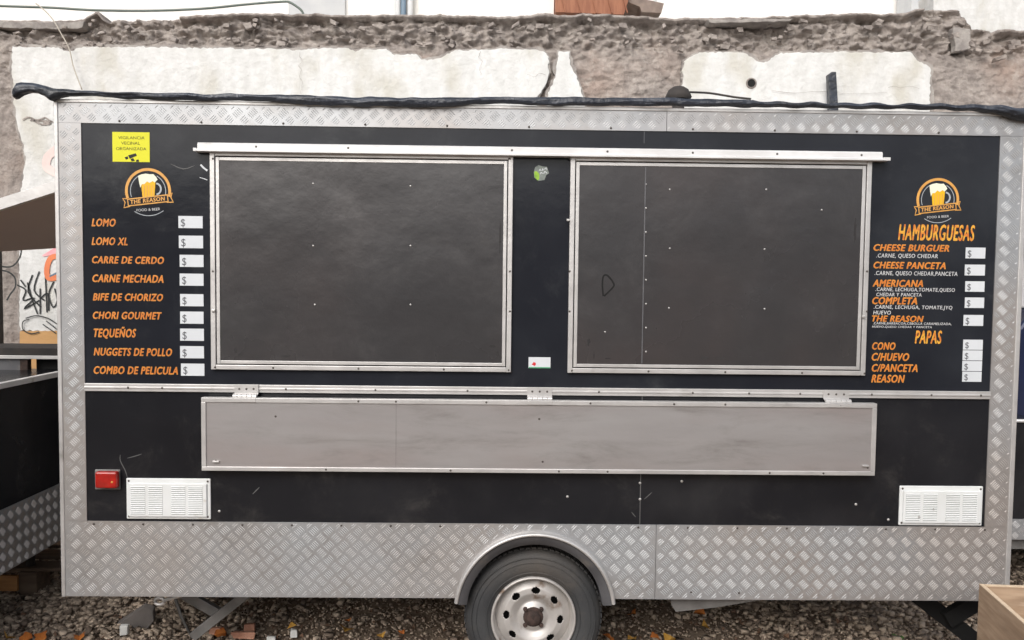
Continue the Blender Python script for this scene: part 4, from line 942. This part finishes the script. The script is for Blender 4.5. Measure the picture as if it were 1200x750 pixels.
# pallet
pal = thing('wooden_pallet', 'weathered wooden pallet on the gravel under the black cart at the left edge', 'pallet', (-2.8, 1.2, GZ))
pb = G(30, 700, GZ)
yy = pb.y
xa, xb = Y(22, 690, yy).x, Y(43, 690, yy).x
b = MB(); b.box(xa, xb, yy, yy + .14, GZ + .012, Y(30, 671, yy).z); b.build('block', M['wooddark'], pal, bevel=.003)
b = MB(); b.box(xa - .75, xa - .6, yy, yy + .14, GZ + .012, Y(30, 671, yy).z); b.build('block', M['wooddark'], pal, bevel=.003)
b = MB(); b.box(xa - .75, xa - .003, yy - .01, yy + .01, GZ + .04, Y(10, 676, yy).z + .01); b.build('board', M['wood'], pal, bevel=.002)
zt2 = Y(30, 670.5, yy).z
for k in range(5):
    b = MB(); yk = yy + .01 + k * .2; b.box(xa - .78, xb + .42, yk, yk + .12, zt2, zt2 + .02); b.build('board', M['wooddark'], pal, bevel=.002)
b = MB(); b.box(xb + .28, xb + .42, yy + .45, yy + .6, GZ + .012, zt2 - .0005); b.build('block', M['wooddark'], pal)
# ------------------------------------------------------------------ right: second cart and parked van
c2 = thing('food_cart', 'small black cart with a rounded top corner and checker plate strip at the right edge', 'food cart', (3.3, 1.0, GZ))
yc = .9
xl_ = Y(1180, 500, yc).x
b = MB(); zt_ = Y(1190, 493, yc).z; zm_ = Y(1190, 608, yc).z; zl_ = Y(1190, 632, yc).z
pts = [(xl_, yc, zm_)] + [(xl_ + .18 + .9 * (1 - math.cos(t)) , yc, zt_ - .10 * (1 - math.cos((t) * 1.0)) ) for t in np.linspace(0, 1.2, 8)] + [(xl_ + 1.4, yc, zm_)]
pts = [(xl_, yc, zm_), (xl_, yc, zt_)] + [(xl_ + .15 + .12 * i, yc, zt_ - .012 * i * i) for i in range(6)] + [(xl_ + 1.2, yc, zt_ - .4), (xl_ + 1.2, yc, zm_)]
b.poly_prism(pts, (0, .5, 0)); fixnormals(b.build('body', M['black2'], c2))
b = MB(); 
top = [p for p in pts[1:8]]; b.tube([(p[0], yc - .003, p[2]) for p in top], .010, 8); b.build('edge_trim', M['alu_white'], c2, smooth=True)
b = MB(); b.box(xl_, xl_ + 1.2, yc - .005, yc + .5, zl_, zm_ - .0005); p2 = b.build('base_plate', M['tread'], c2)
tmp = MB(); bars(tmp, xl_, xl_ + 1.2, zl_, zm_, yc - .005); tmp.build('tread_bars', M['tread_bar'], p2, kind='stuff')
b = MB(); b.box(xl_ + .02, xl_ + 1.18, yc + .04, yc + .46, zl_ - .07, zl_ - .0005); b.build('chassis', M['greysteel'], c2)
for xv in (xl_ + .55, xl_ + 1.1):
    b = MB(); b.tube([(xv, yc + .25, GZ), (xv, yc + .25, zl_ - .06)], .03, 10); b.build('leg', M['chassis'], c2)
van = thing('parked_van', 'white van with dark blue nose parked at the right edge behind the black cart', 'van', (4.8, 1.95, GZ))
yv = 1.42; xn = Y(1187, 420, yv).x
def vz(py): return Y(1195, py, yv).z
prf_b = [(xn + .05, .25), (xn, .45), (xn, vz(440)), (xn + .03, vz(385)), (xn + .12, vz(362)), (xn + 4.2, vz(362)), (xn + 4.2, .25)]
b = MB(); b.poly_prism([(x, yv, z) for x, z in prf_b], (0, .95, 0)); fixnormals(b.build('lower_body', M['vanblue'], van, bevel=.02))
b = MB(); b.poly_prism([(x, yv + .02, z) for x, z in [(xn + .13, vz(361.5)), (xn + .30, vz(290)), (xn + .62, vz(262)), (xn + 4.18, vz(262)), (xn + 4.18, vz(361.5))]], (0, .91, 0)); fixnormals(b.build('cab', M['vanwhite'], van, bevel=.015))
b = MB(); b.poly_prism([(x, yv + .012, z) for x, z in [(xn + .20, vz(355)), (xn + .36, vz(296)), (xn + .9, vz(296)), (xn + .9, vz(355))]], (0, .007, 0)); fixnormals(b.build('side_window', M['glass'], van))
b = MB(); b.box(xn + .1, xn + 4.1, yv + .01, yv + .94, vz(261), vz(237)); b.build('roof_box', M['vanwhite'], van, bevel=.02)
b = MB(); b.tube([(xn + .19, yv - .02, vz(335)), (xn + .28, yv - .02, vz(350))], .008, 6); b.build('wiper', M['dark'], van)
for xv in (xn + .75, xn + 3.4):
    b = MB(); b.lathe([(.30, 0), (.31, .05), (.31, .15), (.28, .17)], (xv, yv - .01, GZ + .31), 32); b.lathe([(.30, 0), (.19, -.005), (.001, .01)], (xv, yv - .01, GZ + .31), 32); wv = b.build('wheel', M['rubber'], van, smooth=True)
    b = MB(); b.lathe([(.18, -.012), (.05, -.015), (.001, -.02)], (xv, yv - .01, GZ + .31), 24); b.build('rim', M['rim'], wv, smooth=True)

# ------------------------------------------------------------------ plywood box, bottom right, nearer than the trailer
bxt = thing('plywood_box', 'open pale plywood box full of scraps in the bottom right corner', 'box', (2.1, -.5, GZ))
D1 = -.42
pA = Y(1147.5, 684, D1); ztop = pA.z
def H(px, py): return G(px, py, ztop)
pF = H(1200, 730.5); pB_ = H(1206, 686)
dl = (pF - pA); dl = dl * 1.5; dr = (pB_ - pA) * 7; 
dl = Vector((dl.x, dl.y, 0)); dr = Vector((dr.x, dr.y, 0))
nl = Vector((-dl.y, dl.x, 0)).normalized()
if nl.dot(dr) < 0: nl = -nl
nr = Vector((-dr.y, dr.x, 0)).normalized()
if nr.dot(dl) < 0: nr = -nr
th = .016; hgt = ztop - GZ - .004
def panel(a, d, n__, name):
    b = MB(); q = [a, a + d, a + d + n__ * th, a + n__ * th]; b.poly_prism([(p.x, p.y, GZ + .004) for p in q], (0, 0, hgt - .0035)); o = fixnormals(b.build(name, M['ply'], bxt))
    b = MB(); b.poly_prism([(p.x, p.y, ztop - .0034) for p in q], (0, 0, .0034)); fixnormals(b.build('cut_edge', M['plyedge'], o)); return o
panel(pA, dl, nl, 'side_board'); panel(pA + nl * th * 1.02, dr, nr, 'side_board'); panel(pA + dl * .98 + nl * th * 1.02, dr, -nr, 'side_board'); panel(pA + dr, dl, -nl, 'side_board')
b = MB(); q = [pA, pA + dl, pA + dl + dr, pA + dr]; b.poly_prism([(p.x, p.y, ztop - .22) for p in q], (0, 0, .01)); fixnormals(b.build('base_board', M['ply'], bxt))
# things inside the box
for k in range(26):
    u, v = random.uniform(.12, .9), random.uniform(.05, .9); p = pA + dl * u + dr * v
    s = random.uniform(.02, .05); b = MB(); vv = base * rng.uniform(.5, 1, (8, 1)) * np.array([s * 1.5, s, s * .7])
    b.v = [(p.x + q[0], p.y + q[1], ztop - .205 + s * .6 + q[2]) for q in vv]; b.f = [tuple(f) for f in fq]
    if k == 0: scr = []
    scr.append((b.v, b.f))
b = MB()
for v_, f_ in scr:
    o_ = len(b.v); b.v += v_; b.f += [tuple(i + o_ for i in f) for f in f_]
tag(b.build('scrap_pile', M['stone'], bevel=.004), 'rubble scraps lying in the plywood box', 'rubble', kind='stuff')
p = pA + dl * .62 + dr * .22
b = MB()
pr_ = [(.035, 0), (.036, .11), (.02, .14), (.014, .16), (.014, .18)]
for i in range(16):
    a = 2*math.pi*i/16
    for r, z in pr_: b.v.append((p.x + r*math.cos(a), p.y + r*math.sin(a), ztop - .16 + z * .8))
for i in range(16):
    j = (i + 1) % 16
    for k in range(4): b.f.append((i*5 + k, j*5 + k, j*5 + k + 1, i*5 + k + 1))
b.f.append(tuple(i*5 + 4 for i in range(16)))
tag(b.build('bottle', M['glass'], smooth=True), 'small clear bottle standing in the plywood box', 'bottle')

# ------------------------------------------------------------------ litter and plants on the gravel
def leaf_mesh(name, m, s, kinks=3):
    b = MB(); n_ = 7; o = 0
    outline = []
    for i in range(n_ + 1):
        t = i / n_; wv = math.sin(math.pi * t ** .8) * .42 * (1 + .35 * math.sin(t * 9 + kinks)); outline.append((t - .5, wv))
    for t, wv in outline:
        z = .12 * math.sin(3 * t + kinks) 
        b.v += [(t * s, wv * s, (z + abs(wv) * .5) * s), (t * s, 0, z * s), (t * s, -wv * s, (z + abs(wv) * .6) * s)]
    for i in range(n_):
        a = i * 3; b.f += [(a, a + 1, a + 4, a + 3), (a + 1, a + 2, a + 5, a + 4)]
    me = bpy.data.meshes.new(name); me.from_pydata(b.v, [], b.f); me.update(); me.materials.append(m); return me
LM = [leaf_mesh('fallen_leaf', M['leaf'], .065, 1), leaf_mesh('fallen_leaf', M['leafy'], .06, 3), leaf_mesh('fallen_leaf', M['leaf'], .05, 5)]
def place_leaf(px, py, k, s=1.0, label=None, rot=None):
    o = bpy.data.objects.new('fallen_leaf', LM[k]); COL.objects.link(o); p = G(px, py, GZ + .03); o.location = p
    o.rotation_euler = (random.uniform(-.2, .8), random.uniform(-.4, .4), random.uniform(0, 6.28)); o.scale = (s, s, s)
    tag(o, label or 'small dry yellow leaf among the leaves along the bottom edge', 'leaf', 'fallen leaves on the gravel')
for px, py, k, s, l in ((742,720,0,1.1,'orange curled leaf on the dark gravel just right of the tyre'),
    (820,719,0,1.1,'orange leaf under the loose metal strip'), (826,733,1,1.0,'brownish yellow leaf in front of the orange leaf under the metal strip'),
    (405,738,1,1.2,'pale yellow leaf on bare dirt between the stabiliser and the wheel'), (258,743,0,1.0,'orange leaf at the foot of the grey stabiliser leg'),
    (342,735,1,.9,'yellow leaf behind the white scrap'), (408,727,2,.8,'thin reddish leaf just behind the pale yellow leaf'),
    (93,748,0,1.1,'bright orange leaf at the bottom edge left of the white scrap'), (8,747,1,1.1,'yellow leaf in the bottom left corner'),
    (712,749,0,1.1,'orange leaf beside the lower right of the tyre'), (740,749,1,1.0,'yellow leaf second to the right of the tyre along the bottom edge'), (768,749,0,1.1,'orange leaf third to the right of the tyre along the bottom edge'), (784,750,1,1.2,'yellow leaf fourth to the right of the tyre along the bottom edge'), (1120,737,0,1.2,'orange brown leaf by the crossed black legs'),
    (448,745,1,.8,'small yellow leaf midway between the pale yellow leaf and the tyre'), (470,741,2,.8,'small orange leaf on the dirt nearest the left of the tyre'), (30,748,0,1.0,'orange leaf beside the yellow one in the bottom left corner'), (48,748,0,1.2,'long reddish orange leaf at the bottom edge below the checker plate corner')):
    place_leaf(px, py, k, s, l or ('small dry orange leaf among the leaves along the bottom edge' if k != 1 else None))
b = MB()
tmpl = leaf_mesh('tmp', M['leafb'], .04, 2); tv = [v.co.copy() for v in tmpl.vertices]; tf = [tuple(p.vertices) for p in tmpl.polygons]; bpy.data.meshes.remove(tmpl)
for k in range(300):
    x, y = random.uniform(-3.2, 3.2), random.uniform(.35, 1.5)
    if random.random() < .5 and -1.6 < x < 1.8: y = random.uniform(.45, 1.0)
    m_ = Matrix.Translation((x, y, GZ + random.uniform(.004, .022))) @ Matrix.Rotation(random.uniform(0, 6.28), 4, 'Z') @ Matrix.Rotation(random.uniform(-.7, .7), 4, 'X') @ Matrix.Scale(random.uniform(.35, 1.0), 4)
    o_ = len(b.v); b.v += [tuple(m_ @ v) for v in tv]; b.f += [tuple(i + o_ for i in f) for f in tf]
tag(b.build('leaf_litter', M['leafb']), 'brown dead leaf litter scattered over the dirt under the trailer', 'leaf litter', kind='stuff')
def chunk(name, px, py, s, m, label, cat, sc=(1, 1, .6), lift=.02):
    p = G(px, py, GZ + .02); b = MB(); v = base * rng.uniform(.6, 1, (8, 1)) * np.array(sc) * s
    b.v = [(p.x + q[0], p.y + q[1], GZ + lift + q[2]) for q in v]; b.f = [tuple(f) for f in fq]
    return tag(b.build(name, m, bevel=.004), label, cat)
chunk('paper_scrap', 146, 745, .026, M['paper'], 'crumpled white scrap on the gravel near the bottom left', 'scrap', (1, .6, 1.3), .05)
chunk('paper_scrap', 345, 744, .022, M['paper'], 'white scrap on the dirt right of the stabiliser leg', 'scrap', (1, .6, 1.1), .03)
chunk('paper_scrap', 318, 748, .02, M['paper'], 'flat white scrap at the bottom edge beside the brick rubble', 'scrap', (1.4, .6, .6), .02)
chunk('brick_rubble', 286, 746, .045, M['brickc'], 'long pinkish brick fragment at the foot of the stabiliser', 'brick', (1.6, .5, .5), .03)
chunk('brick_rubble', 252, 741, .03, M['brickc'], 'small pinkish brick fragment behind the long one', 'brick', (1.2, .5, .7), .03)
chunk('brick_rubble', 293, 738, .026, M['brickc'], 'rounded pinkish brick fragment right of the stabiliser foot', 'brick', (1.2, .7, .9), .035)
p = G(160, 738, GZ)
b = MB(); b.poly_prism([Y(136, 733, p.y), Y(168, 712, p.y), Y(179, 716, p.y), Y(180, 728, p.y), Y(172, 738, p.y), Y(142, 739, p.y)], (0, .03, .015))
tag(fixnormals(b.build('stone_slab', M['slab'], bevel=.003)), 'broken flat grey slab leaning on the gravel left of the stabiliser', 'slab')
wd_ = thing('weed', 'small green weed at the bottom edge left of the crossed legs', 'plant', G(1052, 750, GZ + .01))
for k in range(9):
    a = k * 2.4; c_ = G(1052, 749, GZ + .01); b = MB(); L1 = random.uniform(.03, .05); d = Vector((math.cos(a), math.sin(a), .8)).normalized(); s_ = Vector((-math.sin(a), math.cos(a), 0))
    pts = [c_ + d * L1 * t + Vector((0, 0, -.02 * t * t)) for t in (0, .35, .7, 1)]; wv = [.003, .012, .013, .001]
    for p, q in zip(pts, wv): b.v += [tuple(p + s_ * q), tuple(p + Vector((0, 0, .003))), tuple(p - s_ * q)]
    for i in range(3): b.f += [(3*i, 3*i+1, 3*i+4, 3*i+3), (3*i+1, 3*i+2, 3*i+5, 3*i+4)]
    b.build('leaf', M['plant'], wd_)
